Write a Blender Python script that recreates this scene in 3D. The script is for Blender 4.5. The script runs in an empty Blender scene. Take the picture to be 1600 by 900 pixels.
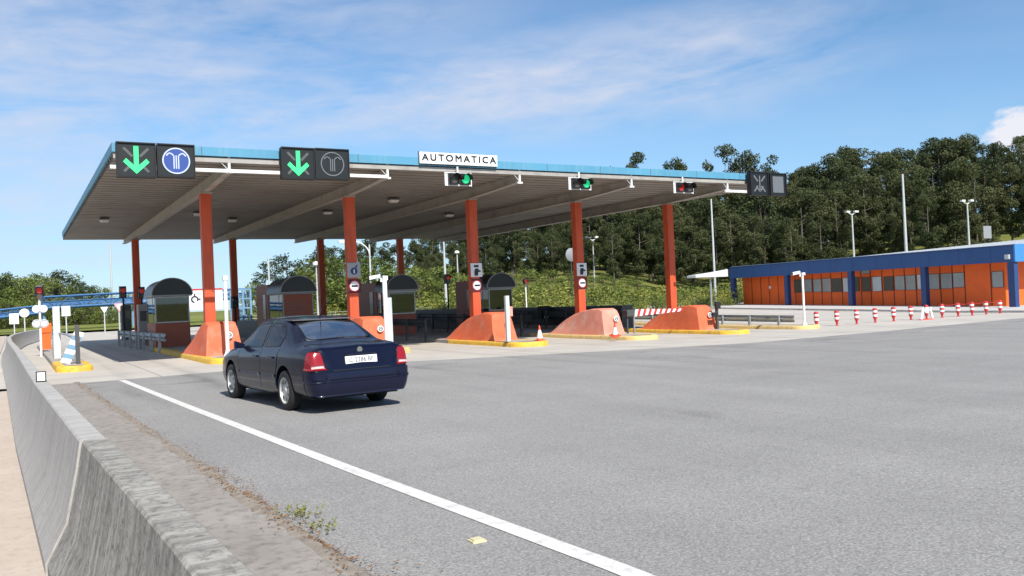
import bpy, bmesh, math, random
import numpy as np
from mathutils import Vector, Matrix
from mathutils.bvhtree import BVHTree
from math import sin, cos, pi, radians, sqrt, atan2
random.seed(7); rng = np.random.default_rng(7)
sc = bpy.context.scene
COL = sc.collection
# ------------------------------------------------------------------ camera
FPX, YAW, PIT, ROL, EYE = 1337.76, .5275, .0115, .0430, 1.575
Fv = np.array([sin(YAW)*cos(PIT), cos(YAW)*cos(PIT), sin(PIT)])
R0 = np.array([cos(YAW), -sin(YAW), 0.]); U0 = np.cross(R0, Fv)
Rv = R0*cos(ROL) - U0*sin(ROL); Uv = R0*sin(ROL) + U0*cos(ROL)
cam = bpy.data.objects.new('camera', bpy.data.cameras.new('camera')); COL.objects.link(cam)
cam.data.sensor_width = 36; cam.data.lens = 36*FPX/1600; cam.data.clip_end = 6000; cam.data.clip_start = .05
M = Matrix(((Rv[0], Uv[0], -Fv[0], 0), (Rv[1], Uv[1], -Fv[1], 0), (Rv[2], Uv[2], -Fv[2], EYE), (0, 0, 0, 1)))
cam.matrix_world = M; sc.camera = cam
def ray(px, py): return Fv*FPX + Rv*(px-800) + Uv*(450-py)
def on(px, py, z=None, Y=None, X=None, D=None):
    d = ray(px, py)
    t = (z-EYE)/d[2] if z is not None else Y/d[1] if Y is not None else X/d[0] if X is not None else D/FPX
    return np.array([0, 0, EYE]) + d*t
def ratio(px, py=480):
    d = ray(px, py); return d[0]/d[1]
def sm(a, b, x):
    t = min(max((x-a)/(b-a), 0), 1); return t*t*(3-2*t)
def gz(x, y):                                   # paved plateau with its cross-fall
    return -0.0155*min(max(x-5.6, 0), 25)*(1-min(max((y-30)/26, 0), 1))
def hill(x, y):
    r = math.hypot(x, y); az = math.degrees(atan2(x, y))
    k = .012 + .085*sm(16, 30, az) + .055*sm(44, 60, az)
    r0 = 72 + 22*sm(34, 44, az) + 22*(1-sm(14, 24, az))
    d = max(r-r0, 0)
    return k*d*(1 if d < 90 else 90/d) + (0.6*sin(x*.07)*cos(y*.05)*min(d/40, 1))
def terr(x, y): return gz(x, y) + hill(x, y)
def G(px, py, up=0.):
    z = 0
    for _ in range(30):
        p = on(px, py, z=z+up); z = gz(p[0], p[1])
    return p
# ------------------------------------------------------------------ materials
def mat(name, col, rough=.7, metal=0., var=0., vs=3., bump=0., bs=40., dirt=None, ds=1.5, da=.5, emit=None, es=1., spec=.5, coat=0., streak=False, dlo=.5, dhi=.7, bd=.01, scuff=0.):
    m = bpy.data.materials.new(name); m.use_nodes = True; nt = m.node_tree; N = nt.nodes; L = nt.links
    b = N['Principled BSDF']; b.inputs['Base Color'].default_value = (*col, 1)
    b.inputs['Roughness'].default_value = rough; b.inputs['Metallic'].default_value = metal
    b.inputs['Specular IOR Level'].default_value = spec; b.inputs['Coat Weight'].default_value = coat
    b.inputs['Coat Roughness'].default_value = .04
    geo = N.new('ShaderNodeNewGeometry'); src = geo.outputs['Position']
    if streak:
        mp = N.new('ShaderNodeMapping'); mp.inputs['Scale'].default_value = (6, 6, .5); L.new(src, mp.inputs[0]); src2 = mp.outputs[0]
    else: src2 = src
    last = None
    if var:
        n = N.new('ShaderNodeTexNoise'); n.inputs['Scale'].default_value = vs; n.inputs['Detail'].default_value = 6; L.new(src, n.inputs['Vector'])
        r = N.new('ShaderNodeMapRange'); r.inputs['From Min'].default_value = .25; r.inputs['From Max'].default_value = .75
        r.inputs['To Min'].default_value = 1-var; r.inputs['To Max'].default_value = 1+var; L.new(n.outputs['Fac'], r.inputs['Value'])
        mx = N.new('ShaderNodeVectorMath'); mx.operation = 'SCALE'; mx.inputs[0].default_value = col; L.new(r.outputs[0], mx.inputs['Scale']); last = mx.outputs[0]
    if dirt:
        n = N.new('ShaderNodeTexNoise'); n.inputs['Scale'].default_value = ds; n.inputs['Detail'].default_value = 8; n.inputs['Roughness'].default_value = .65; L.new(src2, n.inputs['Vector'])
        r = N.new('ShaderNodeMapRange'); r.inputs['From Min'].default_value = dlo; r.inputs['From Max'].default_value = dhi; r.inputs['To Max'].default_value = da; L.new(n.outputs['Fac'], r.inputs['Value'])
        mx = N.new('ShaderNodeMix'); mx.data_type = 'RGBA'; mx.inputs[6].default_value = (*col, 1); mx.inputs[7].default_value = (*dirt, 1)
        L.new(r.outputs[0], mx.inputs[0])
        if last: L.new(last, mx.inputs[6])
        last = mx.outputs[2]
    if scuff:
        mp2 = N.new('ShaderNodeMapping'); mp2.inputs['Scale'].default_value = (1, 1, 3.5); L.new(src, mp2.inputs[0])
        n = N.new('ShaderNodeTexNoise'); n.inputs['Scale'].default_value = 2.6; n.inputs['Detail'].default_value = 9; n.inputs['Roughness'].default_value = .75; n.inputs['Distortion'].default_value = .8; L.new(mp2.outputs[0], n.inputs['Vector'])
        r = N.new('ShaderNodeMapRange'); r.inputs['From Min'].default_value = .56; r.inputs['From Max'].default_value = .70; r.inputs['To Max'].default_value = scuff; L.new(n.outputs['Fac'], r.inputs['Value'])
        mx = N.new('ShaderNodeMix'); mx.data_type = 'RGBA'; mx.inputs[6].default_value = (*col, 1); mx.inputs[7].default_value = (.06, .05, .045, 1); L.new(r.outputs[0], mx.inputs[0])
        if last: L.new(last, mx.inputs[6])
        last = mx.outputs[2]
    if last: L.new(last, b.inputs['Base Color'])
    if bump:
        n = N.new('ShaderNodeTexNoise'); n.inputs['Scale'].default_value = bs; n.inputs['Detail'].default_value = 4; L.new(src, n.inputs['Vector'])
        bp = N.new('ShaderNodeBump'); bp.inputs['Strength'].default_value = bump; bp.inputs['Distance'].default_value = bd; L.new(n.outputs['Fac'], bp.inputs['Height']); L.new(bp.outputs[0], b.inputs['Normal'])
    if emit:
        b.inputs['Emission Color'].default_value = (*emit, 1); b.inputs['Emission Strength'].default_value = es
    return m
MT = {}
def mk(k, *a, **kw): MT[k] = mat(k, *a, **kw)
mk('column_red', (.60, .088, .028), .55, var=.1, vs=2, dirt=(.30, .055, .025), ds=1.6, da=.6, streak=True)
mk('mound_orange', (.66, .135, .055), .75, var=.1, vs=3, dirt=(.62, .27, .19), ds=1.3, da=.7, bump=.25, bs=25, scuff=.5)
mk('mound_faded', (.66, .25, .18), .8, var=.1, vs=3, dirt=(.66, .42, .34), ds=1.3, da=.8, bump=.25, bs=25, scuff=.45)
mk('fascia_blue', (.085, .28, .42), .55, var=.08, vs=.6, dirt=(.17, .33, .40), ds=1.4, da=.6, streak=True)
mk('soffit', (.25, .235, .215), .6, var=.12, vs=.35, dirt=(.19, .16, .13), ds=.5, da=.55)
mk('roof_metal', (.42, .43, .44), .5, var=.08)
mk('beam_grey', (.36, .34, .31), .55, var=.1, dirt=(.18, .14, .11), ds=1.2, da=.5)
mk('bracket_white', (.72, .72, .70), .5, var=.06)
mk('white', (.78, .78, .76), .5, var=.05, vs=4, dirt=(.55, .52, .46), ds=2.5, da=.4)
mk('white_clean', (.82, .82, .80), .5)
mk('black', (.012, .013, .014), .35)
mk('black_matt', (.012, .012, .014), .7, var=.2, vs=8)
mk('led_off', (.085, .09, .09), .6)
mk('led_face', (.008, .010, .010), .45, var=.15, vs=30)
mk('green_on', (.02, .5, .12), .4, emit=(.07, .80, .27), es=.75)
mk('green_lamp', (.02, .3, .12), .3, emit=(.02, .8, .3), es=.45)
mk('red_lamp', (.40, .025, .02), .3, emit=(.9, .05, .03), es=.12)
mk('off_lamp', (.09, .07, .06), .25)
mk('emblem_blue', (.035, .07, .26), .4, emit=(.06, .12, .42), es=.08)
mk('emblem_white', (.45, .5, .62), .4, emit=(.5, .6, .85), es=.15)
mk('emblem_off', (.13, .14, .15), .5)
mk('galv', (.40, .42, .42), .45, .6, var=.12, vs=6, dirt=(.25, .24, .22), ds=4, da=.4)
mk('galv_light', (.55, .57, .56), .5, .2, var=.08)
mk('steel_dark', (.085, .085, .085), .55, .3, var=.15)
mk('yellow', (.74, .45, .045), .7, var=.1, vs=5, dirt=(.20, .16, .10), ds=4, da=.6, bump=.3, bs=30, scuff=.7)
mk('yellow_faded', (.70, .50, .20), .75, var=.1, vs=5, dirt=(.30, .27, .20), ds=4, da=.7, bump=.3, bs=30, scuff=.7)
mk('island_conc', (.36, .33, .29), .85, var=.15, vs=2, dirt=(.22, .20, .17), ds=1.4, da=.6, bump=.3, bs=30)
mk('apron', (.37, .335, .285), .85)
mk('booth_brown', (.32, .075, .03), .5, var=.1, vs=3)
mk('booth_frame', (.30, .30, .30), .45, .3, var=.06)
mk('booth_panel', (.36, .33, .31), .55, var=.08)
mk('smoked', (.016, .015, .014), .35, var=.2, vs=2, spec=.5)
mk('graffiti', (.16, .15, .14), .6)
mk('blue_dark', (.022, .08, .235), .5, var=.06, vs=1, dirt=(.02, .06, .18), ds=.7, da=.4)
mk('blue_post', (.02, .055, .17), .5, var=.08)
mk('band_blue_lit', (.05, .22, .56), .5, var=.05)  # paler copy of the band blue: sunlight on the end face put into colour
mk('joint_blue', (.01, .03, .10), .6)
mk('wall_orange', (.97, .145, .013), .55, var=.05, vs=1.3, dirt=(.70, .09, .012), ds=1.2, da=.3)
mk('joint', (.16, .03, .01), .7)
mk('win_grey', (.36, .38, .36), .25, var=.15, vs=1.5)
mk('win_white', (.62, .66, .66), .3, var=.05)
mk('win_dark', (.11, .105, .095), .15)
mk('bridge_blue', (.05, .14, .30), .5, var=.1)
mk('bridge_blue_pale', (.18, .33, .48), .5, var=.1)
mk('red', (.50, .03, .03), .5, var=.08)
mk('cone_red', (.75, .09, .04), .5)
mk('orange', (.80, .13, .02), .5, var=.06)
mk('dish_grey', (.22, .23, .24), .6)
mk('sign_grey', (.36, .37, .38), .5, .3, var=.06)
mk('sign_white', (.74, .76, .78), .4, var=.03)
mk('sign_pink', (.72, .42, .42), .5)
mk('plum', (.055, .012, .018), .5)
mk('navy_ink', (.02, .045, .15), .5)
mk('bark', (.085, .068, .052), .9, var=.3, vs=1.2, bump=.5, bs=6)
mk('bark_pale', (.15, .13, .105), .9, var=.25, vs=1.2, bump=.4, bs=6)
mk('paint_navy', (.0028, .0036, .016), .25, .1, coat=.32, var=.05, spec=.3)
mk('bumper_navy', (.005, .0065, .024), .34, coat=.2, spec=.3)
mk('trim', (.012, .012, .013), .45)
mk('tyre', (.018, .018, .018), .85, var=.15, vs=20)
mk('rim', (.52, .52, .50), .4, .25, var=.06)
mk('tail_red', (.27, .006, .01), .2, coat=.3)
mk('chrome', (.6, .6, .62), .15, 1.)
mk('cabin', (.10, .10, .105), .85)
mk('cabin_light', (.36, .34, .32), .85)
mk('underside', (.012, .012, .012), .9)
mk('litter', (.20, .105, .045), .9, var=.4, vs=30)
mk('soil', (.24, .205, .165), .95, var=.35, vs=9, bump=.8, bs=40)
mk('weed', (.20, .20, .045), .7, var=.2, vs=20)
mk('cateye', (.62, .55, .34), .4)

def lk(m):
    nt = m.node_tree; return nt, nt.nodes, nt.links, nt.nodes['Principled BSDF']
def math_(N, L, op, a, b=None, c=None):
    n = N.new('ShaderNodeMath'); n.operation = op
    for i, v in enumerate((a, b, c)):
        if v is None: continue
        if isinstance(v, (int, float)): n.inputs[i].default_value = v
        else: L.new(v, n.inputs[i])
    return n.outputs[0]
def noise(N, L, src, scale, detail=4, rough=.5, sc3=None, dist=0):
    if sc3:
        mp = N.new('ShaderNodeMapping'); mp.inputs['Scale'].default_value = sc3; L.new(src, mp.inputs[0]); src = mp.outputs[0]
    n = N.new('ShaderNodeTexNoise'); n.inputs['Scale'].default_value = scale; n.inputs['Detail'].default_value = detail; n.inputs['Roughness'].default_value = rough
    n.inputs['Distortion'].default_value = dist
    L.new(src, n.inputs['Vector']); return n.outputs['Fac']
def mrange(N, L, v, a, b, c, d):
    r = N.new('ShaderNodeMapRange'); r.inputs['From Min'].default_value = a; r.inputs['From Max'].default_value = b; r.inputs['To Min'].default_value = c; r.inputs['To Max'].default_value = d
    L.new(v, r.inputs['Value']); return r.outputs[0]
def mix(N, L, f, a, b):
    m = N.new('ShaderNodeMix'); m.data_type = 'RGBA'
    if isinstance(f, (int, float)): m.inputs[0].default_value = f
    else: L.new(f, m.inputs[0])
    for i, v in ((6, a), (7, b)):
        if isinstance(v, tuple): m.inputs[i].default_value = (*v, 1)
        else: L.new(v, m.inputs[i])
    return m.outputs[2]

# asphalt
m = mat('asphalt', (.2, .2, .2), .88, spec=.3); MT['asphalt'] = m; nt, N, L, B = lk(m)
P = N.new('ShaderNodeNewGeometry').outputs['Position']
grain = noise(N, L, P, 55, 4, .75); vor = N.new('ShaderNodeTexVoronoi'); vor.inputs['Scale'].default_value = 75; L.new(P, vor.inputs['Vector'])
big = noise(N, L, P, .35, 5, .55); lanes = noise(N, L, P, 1., 4, .6, sc3=(.8, .07, 1))
cross = noise(N, L, P, 1., 5, .6, sc3=(.10, .55, 1), dist=.6)
v = math_(N, L, 'MULTIPLY', mrange(N, L, grain, .3, .7, .66, 1.36), mrange(N, L, big, .3, .7, .95, 1.05))
v = math_(N, L, 'MULTIPLY', v, mrange(N, L, lanes, .3, .7, .93, 1.06))
v = math_(N, L, 'MULTIPLY', v, mrange(N, L, cross, .3, .7, .93, 1.06))
vc = N.new('ShaderNodeSeparateColor'); L.new(vor.outputs['Color'], vc.inputs[0])
v = math_(N, L, 'MULTIPLY', v, mrange(N, L, vc.outputs[0], 0, 1, .76, 1.24))
oil = noise(N, L, P, 1.1, 3, .5, sc3=(1, .35, 1)); v = math_(N, L, 'MULTIPLY', v, mrange(N, L, oil, .66, .78, 1., .80))
sa = N.new('ShaderNodeSeparateXYZ'); L.new(P, sa.inputs[0]); fa = math_(N, L, 'FRACT', math_(N, L, 'DIVIDE', math_(N, L, 'ADD', sa.outputs[0], math_(N, L, 'MULTIPLY', noise(N, L, P, .15, 2), 1.2)), 5.04))
ta = math_(N, L, 'ABSOLUTE', math_(N, L, 'SUBTRACT', math_(N, L, 'ABSOLUTE', math_(N, L, 'SUBTRACT', fa, .70)), .155)); ta = mrange(N, L, ta, 0, .06, 1, 0)
ta = math_(N, L, 'MULTIPLY', math_(N, L, 'MULTIPLY', ta, mrange(N, L, sa.outputs[1], 11, 21, 0, 1)), mrange(N, L, noise(N, L, P, 1, 4, .6, sc3=(1.5, .25, 1)), .35, .65, 0, 1)); v = math_(N, L, 'MULTIPLY', v, math_(N, L, 'SUBTRACT', 1.0, math_(N, L, 'MULTIPLY', ta, .34)))
dr = math_(N, L, 'MULTIPLY', mrange(N, L, noise(N, L, P, 1, 4, .6, sc3=(.5, 1.4, 1)), .56, .70, 0, .5), mrange(N, L, sa.outputs[1], 18.5, 20.5, 0, 1)); v = math_(N, L, 'MULTIPLY', v, math_(N, L, 'SUBTRACT', 1.0, dr))
cv = N.new('ShaderNodeTexVoronoi'); cv.feature = 'DISTANCE_TO_EDGE'; cv.inputs['Scale'].default_value = .16
wv = N.new('ShaderNodeTexNoise'); wv.inputs['Scale'].default_value = 1.3; wv.inputs['Detail'].default_value = 5; L.new(P, wv.inputs['Vector']); wa = N.new('ShaderNodeVectorMath'); wa.operation = 'MULTIPLY_ADD'; wa.inputs[1].default_value = (1.6, 1.6, 0); L.new(wv.outputs['Color'], wa.inputs[0]); L.new(P, wa.inputs[2]); L.new(wa.outputs[0], cv.inputs['Vector'])
ck = math_(N, L, 'MULTIPLY', mrange(N, L, cv.outputs['Distance'], .0, .0022, .34, 0), mrange(N, L, noise(N, L, P, .25, 3), .5, .6, 0, 1)); v = math_(N, L, 'MULTIPLY', v, math_(N, L, 'SUBTRACT', 1.0, ck))
spt = mrange(N, L, noise(N, L, P, 2.2, 2, .4), .74, .80, 0, .25); v = math_(N, L, 'MULTIPLY', v, math_(N, L, 'SUBTRACT', 1.0, spt))
c = N.new('ShaderNodeVectorMath'); c.operation = 'SCALE'; c.inputs[0].default_value = (.262, .254, .240); L.new(v, c.inputs['Scale']); L.new(c.outputs[0], B.inputs['Base Color'])
bp = N.new('ShaderNodeBump'); bp.inputs['Strength'].default_value = .55; bp.inputs['Distance'].default_value = .008; L.new(grain, bp.inputs['Height']); L.new(bp.outputs[0], B.inputs['Normal'])
# concrete apron with slab joints, tyre smudges
nt, N, L, B = lk(MT['apron']); P = N.new('ShaderNodeNewGeometry').outputs['Position']
sx = N.new('ShaderNodeSeparateXYZ'); L.new(P, sx.inputs[0])
fx = math_(N, L, 'FRACT', math_(N, L, 'DIVIDE', sx.outputs[0], 5.04)); fy = math_(N, L, 'FRACT', math_(N, L, 'DIVIDE', sx.outputs[1], 4.5))
jx = math_(N, L, 'LESS_THAN', math_(N, L, 'ABSOLUTE', math_(N, L, 'SUBTRACT', fx, .62)), .004)
jy = math_(N, L, 'LESS_THAN', math_(N, L, 'ABSOLUTE', math_(N, L, 'SUBTRACT', fy, .5)), .005)
j = math_(N, L, 'MAXIMUM', jx, jy)
# tyre tracks along each lane, two per 5.04 m bay
tr = math_(N, L, 'ABSOLUTE', math_(N, L, 'SUBTRACT', math_(N, L, 'ABSOLUTE', math_(N, L, 'SUBTRACT', fx, .62)), .155))
track = mrange(N, L, tr, .0, .07, 1., 0.)
tn = noise(N, L, P, 1, 4, .6, sc3=(1.2, .12, 1)); track = math_(N, L, 'MULTIPLY', track, mrange(N, L, tn, .35, .65, .0, .42))
big = noise(N, L, P, .5, 6, .6); fine = noise(N, L, P, 30, 4, .6)
base = mix(N, L, mrange(N, L, big, .3, .7, 0, 1), (.42, .388, .34), (.54, .50, .44))
base = mix(N, L, mrange(N, L, fine, .3, .7, 0, .25), base, (.28, .26, .22))
base = mix(N, L, track, base, (.17, .16, .15)); base = mix(N, L, math_(N, L, 'MULTIPLY', j, .6), base, (.12, .11, .10))
spot = noise(N, L, P, 1.7, 4, .6); base = mix(N, L, mrange(N, L, spot, .62, .75, 0, .45), base, (.18, .17, .16))
L.new(base, B.inputs['Base Color'])
# kerb strip, weathered
def conc(name, c1, c2, c3, vs=1., streak=0, lichen=.5, sc3=None):
    m = mat(name, c1, .9, spec=.25); MT[name] = m; nt, N, L, B = lk(m)
    P = N.new('ShaderNodeNewGeometry').outputs['Position']
    a = noise(N, L, P, vs, 7, .65); b = noise(N, L, P, vs*7, 6, .7); g = noise(N, L, P, 90, 3, .7)
    col = mix(N, L, mrange(N, L, a, .35, .65, 0, 1), c1, c2)
    col = mix(N, L, mrange(N, L, b, .48, .68, 0, lichen), col, c3)
    if streak:
        s = noise(N, L, P, 1, 6, .7, sc3=(.6, 13, .45)); col = mix(N, L, mrange(N, L, s, .44, .60, 0, streak), col, tuple(x*.38 for x in c1))
        s = noise(N, L, P, 1, 4, .6, sc3=(.8, 21, .6)); col = mix(N, L, mrange(N, L, s, .6, .75, 0, .4), col, tuple(min(x*1.6, .6) for x in c1))
    col = mix(N, L, mrange(N, L, g, .3, .7, 0, .3), col, tuple(x*.55 for x in c1))
    L.new(col, B.inputs['Base Color'])
    bp = N.new('ShaderNodeBump'); bp.inputs['Strength'].default_value = .6; bp.inputs['Distance'].default_value = .01; L.new(b, bp.inputs['Height'])
    b2 = N.new('ShaderNodeBump'); b2.inputs['Strength'].default_value = .4; b2.inputs['Distance'].default_value = .005; L.new(g, b2.inputs['Height']); L.new(bp.outputs[0], b2.inputs['Normal']); L.new(b2.outputs[0], B.inputs['Normal'])
conc('strip', (.28, .255, .225), (.36, .33, .295), (.16, .145, .125), 1.3, lichen=.85)
conc('path', (.46, .385, .315), (.52, .44, .37), (.33, .27, .22), 1.5, lichen=.5)
conc('barrier_old', (.33, .315, .28), (.43, .41, .365), (.10, .095, .085), 3, streak=.6, lichen=.95)
conc('barrier_new', (.42, .40, .37), (.49, .47, .435), (.27, .255, .235), 2.2, streak=.28, lichen=.4)
conc('pavement', (.50, .48, .45), (.57, .55, .52), (.32, .30, .28), .6)
# grass and hillside
m = mat('grass', (.1, .13, .03), .95, spec=.1); MT['grass'] = m; nt, N, L, B = lk(m)
P = N.new('ShaderNodeNewGeometry').outputs['Position']
col = mix(N, L, mrange(N, L, noise(N, L, P, .12, 6, .65), .35, .65, 0, 1), (.15, .19, .035), (.25, .25, .075))
col = mix(N, L, mrange(N, L, noise(N, L, P, 2.5, 6, .7), .4, .7, 0, .7), col, (.055, .075, .018))
L.new(col, B.inputs['Base Color'])
m = mat('hillside', (.05, .06, .02), .95, spec=.1); MT['hillside'] = m; nt, N, L, B = lk(m)
P = N.new('ShaderNodeNewGeometry').outputs['Position']
col = mix(N, L, mrange(N, L, noise(N, L, P, .12, 6, .65), .35, .65, 0, 1), (.10, .12, .03), (.20, .20, .055))
L.new(col, B.inputs['Base Color'])
# foliage
def leafmat(name, dark, mid, light):
    m = bpy.data.materials.new(name); m.use_nodes = True; nt = m.node_tree; N = nt.nodes; L = nt.links; B = N['Principled BSDF']
    B.inputs['Roughness'].default_value = .6; B.inputs['Specular IOR Level'].default_value = .25
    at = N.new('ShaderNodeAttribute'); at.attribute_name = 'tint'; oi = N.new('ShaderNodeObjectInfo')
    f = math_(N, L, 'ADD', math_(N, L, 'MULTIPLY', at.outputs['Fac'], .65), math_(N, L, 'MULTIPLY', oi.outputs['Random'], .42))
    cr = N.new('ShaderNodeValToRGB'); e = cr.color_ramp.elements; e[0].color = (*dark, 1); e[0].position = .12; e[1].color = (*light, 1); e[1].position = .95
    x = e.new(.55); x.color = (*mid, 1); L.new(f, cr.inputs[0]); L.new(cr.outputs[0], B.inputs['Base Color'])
    tr = N.new('ShaderNodeBsdfTranslucent'); L.new(cr.outputs[0], tr.inputs[0]); ms = N.new('ShaderNodeMixShader'); ms.inputs[0].default_value = .28
    L.new(B.outputs[0], ms.inputs[1]); L.new(tr.outputs[0], ms.inputs[2]); L.new(ms.outputs[0], N['Material Output'].inputs[0]); MT[name] = m
leafmat('leaf_eucalyptus', (.036, .049, .018), (.072, .088, .032), (.138, .145, .062))
leafmat('leaf_dark', (.02, .032, .013), (.042, .062, .022), (.08, .10, .035))
leafmat('leaf_bright', (.07, .10, .02), (.145, .19, .036), (.25, .28, .07))
leafmat('leaf_gorse', (.14, .165, .03), (.27, .285, .055), (.38, .36, .09))
leafmat('leaf_rust', (.20, .10, .03), (.33, .18, .05), (.4, .26, .08))
# car glass
def glass(name, tint, t):
    m = bpy.data.materials.new(name); m.use_nodes = True; nt = m.node_tree; N = nt.nodes; L = nt.links
    N.remove(N['Principled BSDF']); g = N.new('ShaderNodeBsdfGlossy'); g.inputs['Roughness'].default_value = .02
    tr = N.new('ShaderNodeBsdfTransparent'); tr.inputs[0].default_value = (*tint, 1); fr = N.new('ShaderNodeFresnel'); fr.inputs[0].default_value = 1.55
    f = math_(N, L, 'MULTIPLY_ADD', fr.outputs[0], t[0], t[1]); ms = N.new('ShaderNodeMixShader'); L.new(f, ms.inputs[0]); L.new(tr.outputs[0], ms.inputs[1]); L.new(g.outputs[0], ms.inputs[2])
    L.new(ms.outputs[0], N['Material Output'].inputs[0]); MT[name] = m
glass('car_glass', (.50, .55, .54), (.8, .03)); glass('booth_glass', (.30, .34, .34), (1.1, .06))

# ------------------------------------------------------------------ mesh helper
class MB:
    def __init__(s): s.v = []; s.f = []; s.m = []; s.mi = 0
    def add(s, vs, fs):
        o = len(s.v); s.v += [tuple(map(float, p)) for p in vs]; s.f += [tuple(i+o for i in f) for f in fs]; s.m += [s.mi]*len(fs); return s
    def box(s, x0, x1, y0, y1, z0, z1):
        return s.add([(x0,y0,z0),(x1,y0,z0),(x1,y1,z0),(x0,y1,z0),(x0,y0,z1),(x1,y0,z1),(x1,y1,z1),(x0,y1,z1)],
                     [(3,2,1,0),(4,5,6,7),(0,1,5,4),(1,2,6,5),(2,3,7,6),(3,0,4,7)])
    def hexa(s, p): return s.add(p, [(3,2,1,0),(4,5,6,7),(0,1,5,4),(1,2,6,5),(2,3,7,6),(3,0,4,7)])
    def tube(s, pts, r, n=8, cap=True):
        pts = [Vector(p) for p in pts]; k = len(pts); rr = r if isinstance(r, (list, tuple)) else [r]*k
        vs = []; ref = None
        for i, p in enumerate(pts):
            d = (pts[min(i+1, k-1)]-pts[max(i-1, 0)]).normalized()
            if ref is None: ref = d.orthogonal().normalized()
            ref = (ref - d*ref.dot(d)).normalized(); b = d.cross(ref)
            for j in range(n):
                a = 2*pi*j/n + pi/n; vs.append(p + ref*(rr[i]*cos(a)) + b*(rr[i]*sin(a)))
        fs = [(i*n+j, i*n+(j+1) % n, (i+1)*n+(j+1) % n, (i+1)*n+j) for i in range(k-1) for j in range(n)]
        if cap: fs += [tuple(range(n-1, -1, -1)), tuple((k-1)*n+j for j in range(n))]
        return s.add(vs, fs)
    def lathe(s, prof, c=(0, 0, 0), n=16, axis='z', caps=True):
        vs = []
        for r, h in prof:
            for j in range(n):
                a = 2*pi*j/n; x, y = r*cos(a), r*sin(a)
                vs.append({'z': (c[0]+x, c[1]+y, c[2]+h), 'x': (c[0]+h, c[1]+x, c[2]+y), 'y': (c[0]+x, c[1]+h, c[2]+y)}[axis])
        k = len(prof); fs = [(i*n+j, i*n+(j+1) % n, (i+1)*n+(j+1) % n, (i+1)*n+j) for i in range(k-1) for j in range(n)]
        fs += [tuple(range(n-1, -1, -1)), tuple((k-1)*n+j for j in range(n))] if caps else []
        return s.add(vs, fs)
    def prism(s, poly, fn0, fn1):
        n = len(poly); return s.add([fn0(*p) for p in poly]+[fn1(*p) for p in poly], [tuple(range(n-1, -1, -1)), tuple(range(n, 2*n))]+[(i, (i+1) % n, n+(i+1) % n, n+i) for i in range(n)])
    def plate(s, poly, y0, y1):      # polygon in x,z; thickness along y
        return s.prism(poly, lambda a, b: (a, y0, b), lambda a, b: (a, y1, b))
    def slab(s, poly, z0, z1): return s.prism(poly, lambda a, b: (a, b, z0), lambda a, b: (a, b, z1))
    def grid(s, P):
        P = np.asarray(P); a, b = P.shape[:2]
        return s.add(P.reshape(-1, 3), [(i*b+j, (i+1)*b+j, (i+1)*b+j+1, i*b+j+1) for i in range(a-1) for j in range(b-1)])
    def build(s, name, m, parent=None, org=None, smooth=False, angle=35, bevel=0, fix=True):
        if org is None: org = parent.get('_o', (0, 0, 0)) if parent is not None else (0, 0, 0)
        me = bpy.data.meshes.new(name); o3 = np.array(org, float)
        me.from_pydata([tuple(np.array(p)-o3) for p in s.v], [], s.f)
        for x in (m if isinstance(m, (list, tuple)) else [m]): me.materials.append(MT[x] if isinstance(x, str) else x)
        me.polygons.foreach_set('material_index', s.m)
        if fix or bevel:
            bm = bmesh.new(); bm.from_mesh(me)
            if fix: bmesh.ops.recalc_face_normals(bm, faces=bm.faces)
            if bevel:
                bmesh.ops.remove_doubles(bm, verts=bm.verts, dist=1e-5)
                es = [e for e in bm.edges if len(e.link_faces) == 2 and e.calc_face_angle(0) > radians(40)]
                bmesh.ops.bevel(bm, geom=es, offset=bevel, segments=2, affect='EDGES', profile=.6)
            bm.to_mesh(me); bm.free()
        if smooth:
            me.shade_smooth(); me.set_sharp_from_angle(angle=radians(angle))
        o = bpy.data.objects.new(name, me); COL.objects.link(o)
        if parent is not None: o.parent = parent; o['_o'] = tuple(o3)
        else: o.location = org; o['_o'] = tuple(o3)
        return o
def tag(o, label=None, cat=None, group=None, kind=None):
    if label: o['label'] = label
    if cat: o['category'] = cat
    if group: o['group'] = group
    if kind: o['kind'] = kind
    return o
def thing(name, label, cat, loc=(0, 0, 0), group=None):
    o = bpy.data.objects.new(name, None); COL.objects.link(o); o.location = loc; o['_o'] = tuple(float(x) for x in loc); o.empty_display_size = .2
    return tag(o, label, cat, group)
def kids(o): return [c for c in COL.objects if c.parent == o]
CH = {}
def dup(root, loc, label, group=None, rz=0., s=1., sz=None):
    key = root.name
    if key not in CH: CH[key] = [(c, kids(c)) for c in kids(root)]
    r = root.copy(); COL.objects.link(r); r.location = loc; r.rotation_euler = (0, 0, rz); r.scale = (s, s, sz or s); r['label'] = label
    if group: r['group'] = group
    for c, g in CH[key]:
        k = c.copy(); COL.objects.link(k); k.parent = r
        for x in g:
            y = x.copy(); COL.objects.link(y); y.parent = k
    return r
def struct(name, mb, m, **k): return tag(mb.build(name, m, **k), kind='structure')

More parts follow.
